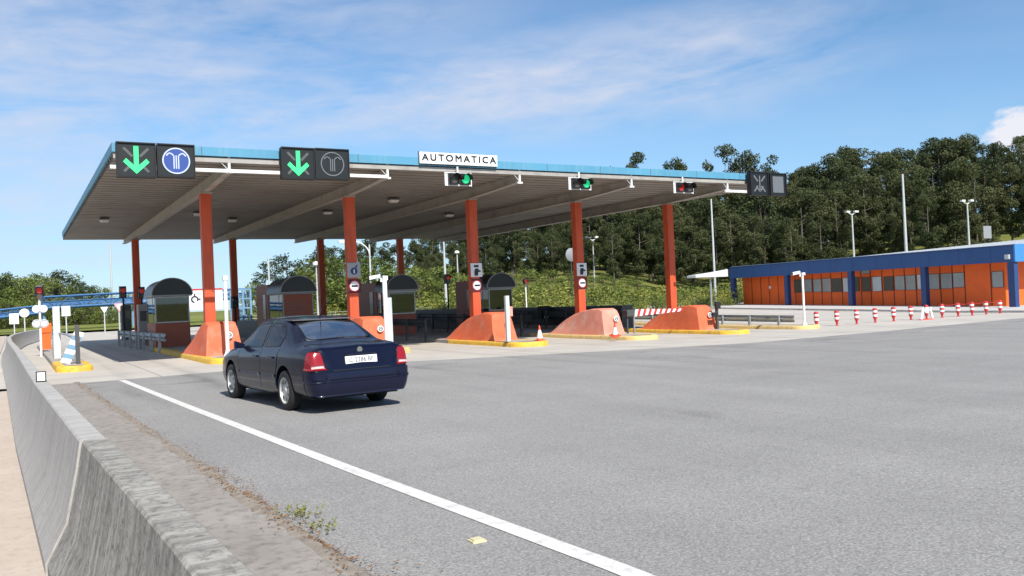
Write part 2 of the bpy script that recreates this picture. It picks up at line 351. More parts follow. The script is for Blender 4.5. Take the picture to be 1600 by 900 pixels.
# ------------------------------------------------------------------ ground
def patch_grid(x0, x1, y0, y1, nx, ny, off=0., zf=gz):
    """x,y limits may be functions; breaks in slope are honoured by a fine grid"""
    out = []
    for i in range(nx+1):
        x = x0+(x1-x0)*i/nx; ya = y0(x) if callable(y0) else y0; yb = y1(x) if callable(y1) else y1; row = []
        for j in range(ny+1):
            y = ya+(yb-ya)*j/ny; row.append((x, y, zf(x, y)+off))
        out.append(row)
    return out
def interp(pts):
    xs = [p[0] for p in pts]; ys = [p[1] for p in pts]
    return lambda x: float(np.interp(x, xs, ys))
bnd = interp([(1.2, 22.7), (4.65, 22.95), (10.45, 21.75), (17, 20.7), (21.1, 20.4), (26, 21.2), (31, 22.1), (40.6, 22.6), (60, 23.), (140, 23)])
# base terrain, polar rings out to the horizon
mb = MB(); rows = []
rs = [0, 8, 20, 34, 48, 60] + [66+4*i for i in range(30)] + [200, 240, 300, 420, 700, 1200, 2500, 4500]
azs = [radians(a) for a in list(range(-180, -12, 12)) + list(range(-12, 84, 2)) + list(range(84, 181, 12))]
for r in rs:
    row = []
    for a in azs:
        x, y = r*sin(a), r*cos(a); h = terr(x, y) if math.degrees(a) > -30 and math.degrees(a) < 110 else hill(abs(x), y)*.3
        row.append((x, y, (h if r < 260 else h*max(0, 1-(r-260)/700)) - (.12 if r < 100 else .0)))
    rows.append(row)
mb.grid(rows); struct('ground', mb, 'hillside', smooth=True, fix=False)
mb = MB(); mb.grid(patch_grid(.95, 140, -25, bnd, 120, 24)); struct('asphalt_road', mb, 'asphalt', smooth=True)
def backY(x): return 92 if x < 20 else float(np.interp(x, [20, 30, 60, 64, 140], [75, 60, 60, 60, 62]))
mb = MB(); mb.grid(patch_grid(-.6, 140, bnd, backY, 150, 40)); struct('concrete_apron', mb, 'apron', smooth=True)
# strip between barrier and asphalt, path on the left of the barrier
stripX = interp([(-25, 1.9), (4.8, 1.70), (8.7, 1.60), (15, 1.45), (22.7, 1.25)])
mb = MB(); mb.grid([[(xx, y, .012) for xx in (.2, .9, stripX(y)+.04*sin(y*5)+.02*sin(y*13))] for y in np.arange(-12, 22.76, .25)]); struct('kerb_strip', mb, 'strip')
mb = MB(); mb.grid([[(-14-x*0, y, .0) if x == 0 else (.6*1 if x == 2 else -.6, y, .0) for x in (0, 1, 2)] for y in np.arange(-12, 23, 1.)]); struct('side_path', mb, 'path')
mb = MB(); mb.grid([[(x, y, 0.) for x in (-40, -14, -.62)] for y in np.arange(22, 99, 3.)]); struct('side_road', mb, 'path')
# grass verge on the left and round the back
mb = MB(); mb.grid([[(r*sin(radians(a)), r*cos(radians(a)), .12+hill(r*sin(radians(a)), r*cos(radians(a)))) for a in range(-14, 25, 1)] for r in (96, 100, 110, 125, 150, 200)])
struct('grass_verge', mb, 'grass', smooth=True)
# white edge line
lineX = interp([(-10, 3.02), (3.84, 2.95), (7.82, 2.74), (15, 2.45), (23.0, 2.17)])
mk('line_paint', (.64, .62, .58), .7, var=.06, vs=8, dirt=(.40, .39, .38), ds=9, da=.7, dlo=.50, dhi=.68)
mb = MB(); mb.grid([[(lineX(y)-.075, y, .005), (lineX(y)+.075, y, .005)] for y in np.arange(-10, 23.0, .5)]); struct('edge_line', mb, 'line_paint')
p = G(745, 846); mb = MB(); mb.box(p[0]-.05, p[0]+.05, p[1]-.045, p[1]+.045, .0, .012); mb.box(p[0]-.035, p[0]+.035, p[1]-.035, p[1]+.035, .012, .02)
tag(mb.build('road_stud', 'cateye', org=tuple(p)), 'small pale square road stud on asphalt beside the white edge line', 'road stud')
# debris on strip edge
mb = MB()
for i in range(2200):
    y = random.uniform(1.5, 23) if i > 1100 else random.uniform(2, 9); w = .05+.10*abs(sin(y*1.7))+.05*sin(y*4.3)
    x = stripX(y)+random.gauss(.0, 1)*w*.6+.02; s = random.uniform(.005, .018); a = random.uniform(0, pi)
    z = .014+random.uniform(0, .02); dx, dy = cos(a)*s, sin(a)*s; t = random.uniform(-.6, .6)*s
    mb.add([(x-dx, y-dy, z), (x+dy*.5, y-dx*.5, z+abs(t)), (x+dx, y+dy, z+.002), (x-dy*.5, y+dx*.5, z)], [(0, 1, 2, 3)])
tag(mb.build('leaf_litter', 'litter', fix=False), 'dry brown leaf litter along the edge of the concrete strip', 'leaf litter', kind='stuff')
mb = MB(); rows = []
for y in np.arange(-4, 22.9, .12):
    w = .03+.035*abs(sin(y*1.1+.4))+.02*sin(y*3.7)+.03*random.random(); c = stripX(y)
    rows.append([(c-w*1.1, y, .0125), (c-w*.4, y, .021), (c+.3*w, y, .02), (c+w*.8, y, .004)])
mb.grid(rows); tag(mb.build('soil_seam', 'soil', fix=False), kind='structure')
def weed(px, py, n, h, nm, lab):
    p = G(px, py); mb = MB()
    for i in range(n):
        a = random.uniform(0, 2*pi); l = random.uniform(.4, 1)*h; q = Vector((p[0]+random.gauss(0, .05), p[1]+random.gauss(0, .08), .01)); d = Vector((cos(a)*.5, sin(a)*.5, 1)).normalized()
        mb.tube([q, q+d*l*.6, q+d*l+Vector((cos(a), sin(a), -.2))*l*.2], [.002, .0018, .001], 4)
        for k in range(4):
            c = q+d*l*random.uniform(.4, 1); s = random.uniform(.008, .016); b = random.uniform(0, 2*pi)
            mb.add([c, c+Vector((cos(b), sin(b), .4))*s, c+Vector((cos(b)*1.6, sin(b)*1.6, .2))*s+Vector((0, 0, s)), c+Vector((-sin(b), cos(b), .3))*s], [(0, 1, 2, 3)])
    tag(mb.build('weed', 'weed', org=tuple(p), fix=False), lab, 'weed', kind='stuff')
weed(470, 808, 30, .085, 'w', 'yellowish green weed at edge of asphalt, the larger tuft'); weed(508, 828, 18, .08, 'w', 'small weed tuft nearest the white line')
# ------------------------------------------------------------------ jersey barrier
def barrier(path, name, m, label, top=.8):
    prof = [(-.29, 0), (-.29, .07), (-.17, .30), (-.105, .62), (-.078, top-.012), (-.066, top), (.066, top), (.078, top-.012), (.105, .62), (.17, .30), (.29, .07), (.29, 0)]
    pts = [Vector((x, y, 0)) for x, y in path]; rows = []
    for i, p in enumerate(pts):
        d = (pts[min(i+1, len(pts)-1)]-pts[max(i-1, 0)]).normalized(); n = Vector((d.y, -d.x, 0))
        rows.append([tuple(p+n*a+Vector((0, 0, z))) for a, z in prof])
    mb = MB(); mb.grid(rows); k = len(prof); e = (len(rows)-1)*k
    mb.f += [tuple(range(k)), tuple(e+j for j in range(k-1, -1, -1))]; mb.m += [0, 0]
    o = mb.build(name, m, org=(path[0][0], path[0][1], 0), smooth=True, angle=25); return tag(o, label, 'barrier', 'concrete barriers')
bx = interp([(-4, .60), (2.6, .51), (5.88, .41), (11.9, .26), (23.3, .08), (36, -.16), (43.4, -.22), (50, -.1), (58, .35), (66, 1.1), (74, 2.3)])
def seg(a, b, st=.5): return [(bx(y), y) for y in np.arange(a, b, st)]+[(bx(b), b)]
barrier([(bx(y)+.012, y) for y in (-3, 0, 2, 4, 6.0)], 'concrete_barrier', 'barrier_old', 'dark stained concrete barrier segment nearest the camera')
barrier(seg(6.02, 20), 'concrete_barrier', 'barrier_new', 'pale concrete barrier segment with small reflector box on top')
barrier(seg(20.02, 44), 'concrete_barrier', 'barrier_new', 'long pale concrete barrier segment running beside the leftmost kerb')
barrier(seg(44.02, 74), 'concrete_barrier', 'barrier_new', 'farthest concrete barrier segment curving right')
# bird-lime style pale run on the barrier's toe
p = on(64, 597, z=.8); t = thing('barrier_reflector', 'small black framed white reflector box on top of the barrier', 'reflector', (bx(p[1]), p[1], .8))
x, y = bx(p[1]), p[1]; b = MB(); b.box(x-.055, x+.055, y-.02, y+.02, .803, .93); b.build('housing', 'black_matt', t, bevel=.006)
b = MB(); b.box(x-.042, x+.042, y-.026, y-.0205, .817, .918); b.build('reflector', 'white_clean', t)

# ------------------------------------------------------------------ canopy
X1, S = 5.68, 5.04; YC, YB, YF, YE = 30.0, 49.3, 26.1, 54.6; XL, XR = 2.5, 28.75
CX = [X1+S*i for i in range(5)]
t = thing('toll_canopy', 'wide flat canopy with light blue edge over the toll lanes', 'canopy', (X1, YC, 0)); CAN = t
mb = MB(); prof = []; y = YF+.12
while y < YE-.1:
    prof += [(y, 5.965), (y+.40, 5.965), (y+.42, 6.125), (y+.58, 6.125)]; y += .60
mb.grid([[(x, a, z) for a, z in prof] for x in (XL+.05, XR-.05)]); mb.build('soffit', 'soffit', t, fix=False)
mb = MB(); mb.box(XL+.06, XR-.06, YF+.06, YE-.06, 6.14, 6.24); mb.build('roof_deck', 'roof_metal', t)
mb = MB(); mb.box(XL, XR, YF, YF+.05, 6.13, 6.39); mb.box(XL, XL+.05, YF+.052, YE-.052, 6.13, 6.39); mb.box(XR-.05, XR, YF+.052, YE-.052, 6.13, 6.39); mb.box(XL, XR, YE-.05, YE, 6.13, 6.39); mb.build('fascia', 'fascia_blue', t)
for q_ in np.arange(XL+2.4, XR-1, 2.4): mb = MB(); mb.box(q_-.009, q_+.009, YF-.003, YF-.0005, 6.13, 6.39); mb.build('fascia_seam', 'steel_dark', t)
for ya, yb in ((YF+.053, YF+.11), (YE-.11, YE-.06)): mb = MB(); mb.box(XL+.03, XR-.03, ya, yb, 5.96, 6.10); mb.build('edge_purlin', 'beam_grey', t)
for i, x in enumerate(CX):
    mb = MB(); w = .10
    prof = [(YF+.12, 5.72, 6.02), (YC-1.2, 5.62, 6.02), (YC, 5.60, 6.02), (YB, 5.60, 6.02), (YB+1.2, 5.62, 6.02), (YE-.12, 5.72, 6.02)]
    for a, b in zip(prof[:-1], prof[1:]):
        mb.hexa([(x-.02, a[0], a[1]), (x+.02, a[0], a[1]), (x+.02, b[0], b[1]), (x-.02, b[0], b[1]), (x-.02, a[0], a[2]), (x+.02, a[0], a[2]), (x+.02, b[0], b[2]), (x-.02, b[0], b[2])])
        mb.hexa([(x-w, a[0], a[1]-.035), (x+w, a[0], a[1]-.035), (x+w, b[0], b[1]-.035), (x-w, b[0], b[1]-.035), (x-w, a[0], a[1]-.001), (x+w, a[0], a[1]-.001), (x+w, b[0], b[1]-.001), (x-w, b[0], b[1]-.001)])
    mb.build('beam', 'beam_grey', t)
    mb = MB(); mb.box(x-.035, x+.035, YF+.06, YF+.115, 5.67, 6.17); mb.box(x-.10, x+.10, YF+.04, YF+.118, 5.64, 5.70)
    mb.tube([(x, YF+.09, 6.1), (x-.22, YF+.09, 5.95), (x, YF+.09, 5.72)], .014, 5); mb.build('bracket', 'bracket_white', t)
    for yy in (YC, YB):
        if yy == YB and i == 4: pass
        g = gz(x, yy); mb = MB(); mb.box(x-.17, x+.17, yy-.17, yy+.17, g, 5.555); c = mb.build('column', 'column_red', t, bevel=.012)
        mb = MB(); mb.box(x-.24, x+.24, yy-.24, yy+.24, 5.50, 5.558) if yy == YB else mb.box(x-.2, x+.2, yy-.2, yy+.2, 5.50, 5.558); mb.build('cap_plate', 'beam_grey', c)
def rail(x0, x1, z):
    mb = MB(); mb.box(x0, x1, YF-.06, YF+.03, z-.05, z+.05); mb.build('sign_rail', 'bracket_white', CAN)
rail(on(172, 268, Y=YF)[0], on(606, 269, Y=YF)[0], 5.70); rail(on(1132, 297, Y=YF)[0], on(1215, 297, Y=YF)[0], 5.62)
# hanging lamps
n = 0
for px, py, wd in ((163, 343, 'lantern under the canopy near its left edge'), (363, 343, 'lantern hanging between the first and second orange columns'), (615, 312, 'largest lantern, between the second and third orange columns'), (310, 333, 'lantern just left of the leftmost front column'),
                   (512, 331, 'lantern just left of the second front column'), (702, 335, 'lantern just left of the third front column')):
    p = on(px, py, z=5.86); t = thing('canopy_lamp', 'small boxy '+wd, 'lamp', (p[0], p[1], 6.03), 'lanterns under the canopy')
    b = MB(); b.tube([(p[0], p[1], 6.03), (p[0], p[1], 5.93)], .03, 6); b.box(p[0]-.2, p[0]+.2, p[1]-.16, p[1]+.16, 5.84, 5.93); b.build('housing', 'steel_dark', t)
    b = MB(); b.hexa([(p[0]-.15, p[1]-.12, 5.74), (p[0]+.15, p[1]-.12, 5.74), (p[0]+.15, p[1]+.12, 5.74), (p[0]-.15, p[1]+.12, 5.74), (p[0]-.19, p[1]-.15, 5.839), (p[0]+.19, p[1]-.15, 5.839), (p[0]+.19, p[1]+.15, 5.839), (p[0]-.19, p[1]+.15, 5.839)]); b.build('diffuser', 'bracket_white', t)

# ------------------------------------------------------------------ overhead displays
def disp(px0, px1, py0, py1, name, label, cat, dep=.22, group='lane displays on the canopy edge', Y=YF-.30):
    a = on(px0, (py0+py1)/2, Y=Y); b = on(px1, (py0+py1)/2, Y=Y); zt = on((px0+px1)/2, py0, Y=Y)[2]; zb = on((px0+px1)/2, py1, Y=Y)[2]
    t = thing(name, label, cat, (a[0], Y, zb), group)
    mb = MB(); mb.box(a[0], b[0], Y, Y+dep, zb, zt); f = .03
    mb.box(a[0]-.01, b[0]+.01, Y-.05, Y-.001, zt-.025, zt+.012); mb.box(a[0]-.01, a[0]+.018, Y-.05, Y-.001, zb, zt-.026); mb.box(b[0]-.018, b[0]+.01, Y-.05, Y-.001, zb, zt-.026)
    mb.build('cabinet', 'black_matt', t, bevel=.005)
    mb = MB(); mb.box(a[0]+f, b[0]-f, Y-.006, Y-.0005, zb+f, zt-f); mb.build('screen', 'led_face', t)
    return t, (a[0]+b[0])/2, (zt+zb)/2, (b[0]-a[0]), (zt-zb), Y-.008
def bar(mb, x0, z0, x1, z1, w, y, d=.006):
    v = Vector((x1-x0, z1-z0)).normalized()*(w/2); mb.plate([(x0-v.y, z0+v.x), (x0+v.y, z0-v.x), (x1+v.y, z1-v.x), (x1-v.y, z1+v.x)], y-d, y)
def arrow(D, lit):
    t, cx, cz, w, h, y = D; s = min(w, h)
    mb = MB()
    for a, b in ((-1, 1), (1, 1), (-1, -1), (1, -1)): bar(mb, cx+a*.10*s, cz+b*.10*s, cx+a*.33*s, cz+b*.34*s, .075*s, y)
    if not lit:
        bar(mb, cx, cz+.34*s, cx, cz-.3*s, .07*s, y-.007); bar(mb, cx, cz-.34*s, cx-.22*s, cz-.12*s, .07*s, y-.007); bar(mb, cx, cz-.34*s, cx+.22*s, cz-.12*s, .07*s, y-.007)
    mb.build('cross_lamps', 'led_off' if lit else 'emblem_off', t)
    if lit:
        mb = MB(); y2 = y-.008; k = .36*s
        mb.plate([(cx-.065*s, cz+.40*s), (cx-.065*s, cz-.16*s), (cx-.27*s, cz+.04*s), (cx-.35*s, cz-.06*s), (cx, cz-.40*s), (cx+.35*s, cz-.06*s), (cx+.27*s, cz+.04*s), (cx+.065*s, cz-.16*s), (cx+.065*s, cz+.40*s)], y2-.006, y2)
        mb.build('arrow', 'green_on', t)
def ring(mb, cx, cz, r0, r1, y, n=32, d=.006):
    P = [(cx+r*cos(2*pi*i/n), yy, cz+r*sin(2*pi*i/n)) for r, yy in ((r0, y), (r1, y), (r1, y-d), (r0, y-d)) for i in range(n)]
    mb.add(P, [(k*n+i, k*n+(i+1) % n, ((k+1) % 4)*n+(i+1) % n, ((k+1) % 4)*n+i) for k in range(4) for i in range(n)])
def disc(mb, cx, cz, r, y, n=32, d=.006): mb.plate([(cx+r*cos(2*pi*i/n), cz+r*sin(2*pi*i/n)) for i in range(n)], y-d, y)
def emblem(D, fill, line):
    t, cx, cz, w, h, y = D; r = .39*min(w, h)
    if fill: mb = MB(); disc(mb, cx, cz, r, y); mb.build('disc', fill, t)
    mb = MB(); y -= .008; ring(mb, cx, cz, r*.93, r*1.03, y)
    for i in (-1, 0, 1):
        bar(mb, cx+i*.17*r, cz-.62*r, cx+i*.17*r, cz+.42*r, .085*r, y)
    for sx in (-1, 1):
        pts = [(sx*(.20+.52*k/5)*r, (.42+.22*sin(k/5*pi*.9)-.10*k/5)*r) for k in range(6)]
        for a, b in zip(pts[:-1], pts[1:]): bar(mb, cx+a[0], cz+a[1], cx+b[0], cz+b[1], .10*r, y)
    mb.build('symbol', line, t)
arrow(disp(182, 243, 223, 277, 'lane_display', 'black display with bright green down arrow at the canopy left corner', 'lane display'), True)
emblem(disp(246, 304, 226, 277, 'lane_display', 'black display showing a blue lit round toll emblem', 'lane display'), 'emblem_blue', 'emblem_white')
arrow(disp(440, 491, 231, 280, 'lane_display', 'black display with green down arrow above the second orange column', 'lane display'), True)
emblem(disp(493, 545, 233, 280, 'lane_display', 'black display with an unlit grey round toll emblem', 'lane display'), None, 'emblem_off')
arrow(disp(1173, 1200, 269, 305, 'lane_display', 'unlit black display with grey cross at the canopy right end', 'lane display'), False)
D = disp(1203, 1228, 271, 306, 'lane_display', 'unlit black display with plain grey panel, rightmost on the canopy', 'lane display'); t, cx, cz, w, h, y = D
mb = MB(); mb.box(cx-.33*w, cx+.33*w, y-.006, y, cz-.36*h, cz+.36*h); mb.build('panel', 'emblem_off', t)
# text helper
def text(s, m, parent, size, loc, rot=(pi/2, 0, 0), ext=.004, sx=1., bold=.0):
    c = bpy.data.curves.new('t', 'FONT'); c.body = s; c.size = size; c.extrude = ext; c.align_x = 'CENTER'; c.align_y = 'CENTER'; c.resolution_u = 6; c.space_character = 1.0 if len(s) < 10 else 1.35
    o = bpy.data.objects.new('t', c); COL.objects.link(o); dg = bpy.context.evaluated_depsgraph_get(); me = bpy.data.meshes.new_from_object(o.evaluated_get(dg)); bpy.data.objects.remove(o)
    me.materials.clear(); me.materials.append(MT[m]); me.transform(Matrix.Diagonal((sx, 1, 1, 1)))
    q = bpy.data.objects.new('lettering', me); COL.objects.link(q); q.parent = parent; q.rotation_euler = rot; q.location = Vector(loc)-Vector(parent['_o'])
    if bold:      # thicken the strokes: the same outlines repeated a little to each side
        bm = bmesh.new(); bm.from_mesh(me); [x.ensure_lookup_table() for x in (bm.verts, bm.edges, bm.faces)]; OV, OE, OF = bm.verts[:], bm.edges[:], bm.faces[:]
        for k, (dx, dy) in enumerate(((bold, 0), (0, bold), (bold, bold))):
            g = bmesh.ops.duplicate(bm, geom=OV+OE+OF)
            bmesh.ops.translate(bm, vec=(dx, dy, .0006*(k+1)), verts=[v for v in g['geom'] if isinstance(v, bmesh.types.BMVert)])
        bm.verts.ensure_lookup_table(); bm.to_mesh(me); bm.free()
    return q
Y = YF-.10; a = on(656, 247, Y=Y); b = on(777, 251, Y=Y); zt = on(716, 240, Y=Y)[2]; zb = on(716, 257.5, Y=Y)[2]
t = thing('word_sign', 'white sign reading AUTOMATICA on the canopy edge', 'sign', ((a[0]+b[0])/2, Y, zb))
mb = MB(); mb.box(a[0], b[0], Y, Y+.09, zb, zt); mb.build('board', 'white_clean', t, bevel=.008)
mb = MB(); mb.box(a[0]-.02, b[0]+.02, Y+.092, Y+.098, zb-.02, zt+.02); mb.build('frame', 'black_matt', t)
text('AUTOMATICA', 'black', t, .315, ((a[0]+b[0])/2, Y-.006, (zt+zb)/2), sx=.92*(b[0]-a[0])/2.45*1., bold=.014)
# three horizontal signal pairs under the fascia
def signal(px, py, w, kinds, label):
    Y = YF-.12; c = on(px, py, Y=Y); a = on(px-w/2, py, Y=Y)[0]; b = on(px+w/2, py, Y=Y)[0]; h = .23
    t = thing('lane_signal', label, 'signal light', tuple(c), 'twin signal lights under the canopy edge')
    mb = MB(); z0, z1 = c[2]-h, c[2]+h
    mb.box(a, b, Y, Y+.02, z0, z0+.03); mb.box(a, b, Y, Y+.02, z1-.03, z1); mb.box(a, a+.03, Y, Y+.02, z0+.031, z1-.031); mb.box(b-.03, b, Y, Y+.02, z0+.031, z1-.031)
    mb.box(a+.05, b-.05, Y+.021, Y+.03, z0+.02, z1-.02); mb.box((a+b)/2-.03, (a+b)/2+.03, Y+.031, Y+.06, z1, 6.12); mb.build('frame', 'bracket_white', t)
    for k, kind in enumerate(kinds):
        cx = a+(b-a)*(.30+.42*k); r = .155; mb = MB(); mb.box(cx-.19, cx+.19, Y-.10, Y-.001, c[2]-.19, c[2]+.19); hs = mb.build('lamp_box', 'black', t, bevel=.01)
        mb = MB(); mb.lathe([(0.001, -.115), (r*.6, -.113), (r, -.103)], (cx, Y, c[2]), 20, 'y'); mb.build('lens', kind, hs, smooth=True)
        mb = MB(); P = []
        for yy in (-.102, -.34):
            P.append([(cx+(r+.012)*cos(q), Y+yy, c[2]+(r+.012)*sin(q)) for q in np.linspace(-.25, pi+.25, 14)])
        mb.grid(P); mb.build('visor', 'black_matt', hs, fix=False)
signal(716, 280, 42, ('off_lamp', 'green_lamp'), 'twin signal light with green lamp lit, below the AUTOMATICA sign')
signal(906, 287, 35, ('off_lamp', 'green_lamp'), 'twin signal light above the fourth orange column')
signal(1068, 293, 31, ('red_lamp', 'off_lamp'), 'twin signal light with red lamp above the fifth orange column')

# ------------------------------------------------------------------ islands and mounds
KH = .17
def stadium(cx, hw, y0, y1, n=10, front=True, back=True):
    pts = [(cx-hw*cos(a), y0+hw*.9-hw*.9*sin(a)) for a in np.linspace(0, pi, n)]
    pts += [(cx+hw*cos(a), y1-hw+hw*sin(a)) for a in np.linspace(0, pi, n)]; return pts
def island(cx, hw, y0, y1, ym, kerb, label):
    t = thing('traffic_island', label, 'traffic island', (cx, y0, gz(cx, y0)), 'raised islands between the toll lanes')
    def slab(poly, zo0, zo1, nm, m, bev=0):
        mb = MB(); mb.prism(poly, lambda a, b: (a, b, gz(cx, b)+zo0), lambda a, b: (a, b, gz(cx, b)+zo1)); return mb.build(nm, m, t, bevel=bev)
    # base body cut in segments in y so that it follows the ground
    mb = MB(); hw2 = hw-.015; ys = [y0+hw]+list(np.arange(math.ceil(y0+hw)+1, y1, 2.0))+[y1]
    prof = [(-hw2, -.05), (-hw2, KH-.03), (-hw2+.03, KH-.005), (hw2-.03, KH-.005), (hw2, KH-.03), (hw2, -.05)]
    mb.grid([[(cx+a, y, gz(cx, y)+z) for a, z in prof] for y in ys]); k = len(prof); mb.f += [tuple((len(ys)-1)*k+j for j in range(k-1, -1, -1))]; mb.m += [0]; mb.build('body', 'island_conc', t)
    # painted kerb: U band running round the nose
    def path(o):
        P = [(cx-o, y) for y in np.arange(ym, y0+hw, -.8)]
        P += [(cx-o*cos(a), y0+hw-o*sin(a)) for a in np.linspace(0, pi, 15)]
        P += [(cx+o, y) for y in np.arange(y0+hw, ym, .8)]; return P
    rows = []
    for a, z in ((hw, -.05), (hw+.003, KH-.06), (hw-.03, KH-.01), (hw-.06, KH), (hw-.22, KH), (hw-.22, KH-.02)):
        rows.append([(x, y, gz(cx, y)+z) for x, y in path(a)])
    mb = MB(); mb.grid(rows); mb.build('painted_kerb', kerb, t, smooth=True, angle=50)
    mb = MB(); pth = path(hw-.221); q = [p for p in pth if p[1] <= y0+hw+.001]; mb.add([(x, y, gz(cx, y)+KH-.012) for x, y in q], [tuple(range(len(q)))]); mb.build('nose_infill', 'island_conc', t)
    return t
HW = .72
NY = [25.9, 25.9, 25.3, 25.35, 25.55, 26.2]
labs = ['raised island with yellow nose under the leftmost orange column', 'raised island with yellow nose just right of the dark car', 'raised island with yellow kerb under the AUTOMATICA sign', 'raised island with faded cream kerb under the pink bullnose',
        'raised island with bright yellow kerb under the rightmost orange column', 'yellow kerbed island with camera post beyond the canopy right edge']
for i in range(6):
    x = X1+S*i-.05; island(x, HW, NY[i], 52 if i < 5 else 44, (38, 36, 31, 33, 34, 40)[i], ('yellow', 'yellow_faded', 'yellow', 'yellow_faded', 'yellow', 'yellow_faded')[i], labs[i])
island(1.47, .48, 27.4, 52, 31, 'yellow', 'narrow island with rounded yellow nose beside the concrete barrier')
def mound(i, m, label):
    cx = CX[i]-.03; g = gz(cx, 28)+KH; t = thing('bullnose', label, 'bullnose', (cx, 28.6, g), 'sloped concrete bullnoses at the column feet')
    # stations along y: y, half width bottom, half width top, height
    st = [(27.72, .44, .30, .10), (27.80, .48, .34, .62), (27.92, .52, .40, .98), (28.10, .56, .43, 1.06), (28.7, .60, .40, 1.06), (29.4, .63, .34, .98), (30.1, .65, .28, .86), (30.7, .66, .26, .66), (31.2, .66, .30, .42), (31.6, .64, .34, .16)]
    if i == 0: st = [(a, b+.05, c+.05, d) for a, b, c, d in st]
    rows = []
    for k, (y, wb, wt, h) in enumerate(st):
        yb = y if k > 2 else (27.70, 27.71, 27.73)[k]-.10
        prof = []
        for s in (-1, 1):
            L_ = [(s*wb, 0, 0.), (s*(wb*.86+wt*.14), .12*h, .12), (s*(wb*.5+wt*.5), .46*h, .46), (s*(wb*.15+wt*.85), .82*h, .82), (s*(wt*.93), .97*h, .97), (s*wt*.72, h, 1.)]
            prof += L_ if s < 0 else [(0, h*1.005, 1.)]+L_[::-1]
        rows.append([(cx+a, yb+(y-yb)*f, g-.012+z) for a, z, f in prof])
    mb = MB(); mb.grid(rows); k = len(rows[0]); e = (len(rows)-1)*k
    mb.f += [tuple(range(k)), tuple(e+j for j in range(k-1, -1, -1))]; mb.m += [0, 0]; mb.build('body', m, t, smooth=True, angle=38)
    # round plate on the sloping front
    b = MB(); b.lathe([(.11, -.03), (.11, .0), (.09, .006)], (cx+.16, 27.72, g+.62), 20, 'y'); b.build('round_plate', 'sign_white', t)
    b = MB(); ring(b, cx+.16, g+.62, .055, .075, 27.685, 20); bar(b, cx+.10, g+.62, cx+.22, g+.62, .022, 27.685); b.build('plate_mark', 'steel_dark', t)
for i, (m, l) in enumerate([('mound_orange', 'orange bullnose with round white plate left of the dark car'), ('mound_orange', 'orange bullnose half hidden behind the dark car'), ('mound_orange', 'bright orange bullnose with a grey post in front'),
                            ('mound_faded', 'faded pink bullnose beside the fallen cone'), ('mound_orange', 'orange bullnose behind the red and white barrier arm')]): mound(i, m, l)

# ------------------------------------------------------------------ column signs
def colsign(i, kind, zc, label):
    x, y = CX[i]+.02, YC-.175; t = thing('lane_sign', label, 'sign', (x, y, zc), 'lane signs fixed to the columns')
    if kind == 'sq' or kind == 'sq2':
        mb = MB(); mb.box(x-.25, x+.25, y-.03, y-.002, zc-.27, zc+.27); mb.build('board', 'sign_grey' if kind == 'sq' else 'sign_white', t, bevel=.004); y2 = y-.033
        mb = MB()
        if kind == 'sq': disc(mb, x, zc-.04, .13, y2, 20); bar(mb, x+.05, zc+.05, x+.12, zc+.17, .05, y2-.007)
        else: mb.plate([(x-.10, zc-.22), (x-.10, zc-.02), (x-.05, zc+.06), (x+.07, zc+.06), (x+.09, zc), (x+.18, zc-.02), (x+.18, zc-.07), (x+.07, zc-.08), (x+.05, zc-.22)], y2-.006, y2); mb.plate([(x-.11, zc+.11), (x+.09, zc+.11), (x+.09, zc+.20), (x-.11, zc+.20)], y2-.006, y2)
        mb.build('pictogram', 'navy_ink' if kind == 'sq' else 'black', t)
        if kind == 'sq': mb = MB(); mb.box(x-.022, x+.022, y2-.016, y2-.0085, zc-.12, zc+.02); mb.build('pictogram_detail', 'sign_white', t)
    else:
        mb = MB(); mb.box(x-.24, x+.24, y-.02, y-.002, zc-.25, zc+.25); mb.build('backing', 'plum', t)
        mb = MB(); disc(mb, x, zc, .205, y-.022, 28); mb.build('disc', 'sign_white', t)
        mb = MB(); ring(mb, x, zc, .172, .205, y-.0295, 28); mb.build('ring', 'red', t); mb = MB(); bar(mb, x-.12, zc, x+.12, zc, .07, y-.0295); mb.build('bar', 'black', t)
        text('STOP', 'sign_white', t, .075, (x, y-.038, zc), ext=.001) if False else None
for i, k in ((1, 'sq'), (2, 'sq2'), (3, 'sq2')):
    zc = on((551, 743, 911)[i-1], (422, 422, 421)[i-1], Y=YC-.2)[2]; z2 = on((551, 743, 911)[i-1], (447, 446, 442)[i-1], Y=YC-.2)[2]
    colsign(i, k, zc, ('grey square sign with dark blue symbol on the second column', 'white square sign with black figure on the third column', 'white square sign with black figure on the fourth column')[i-1])
    colsign(i, 'g', z2, ('round white sign on the second column, below the blue symbol', 'round white sign on the third column', 'round white sign on the fourth column')[i-1])

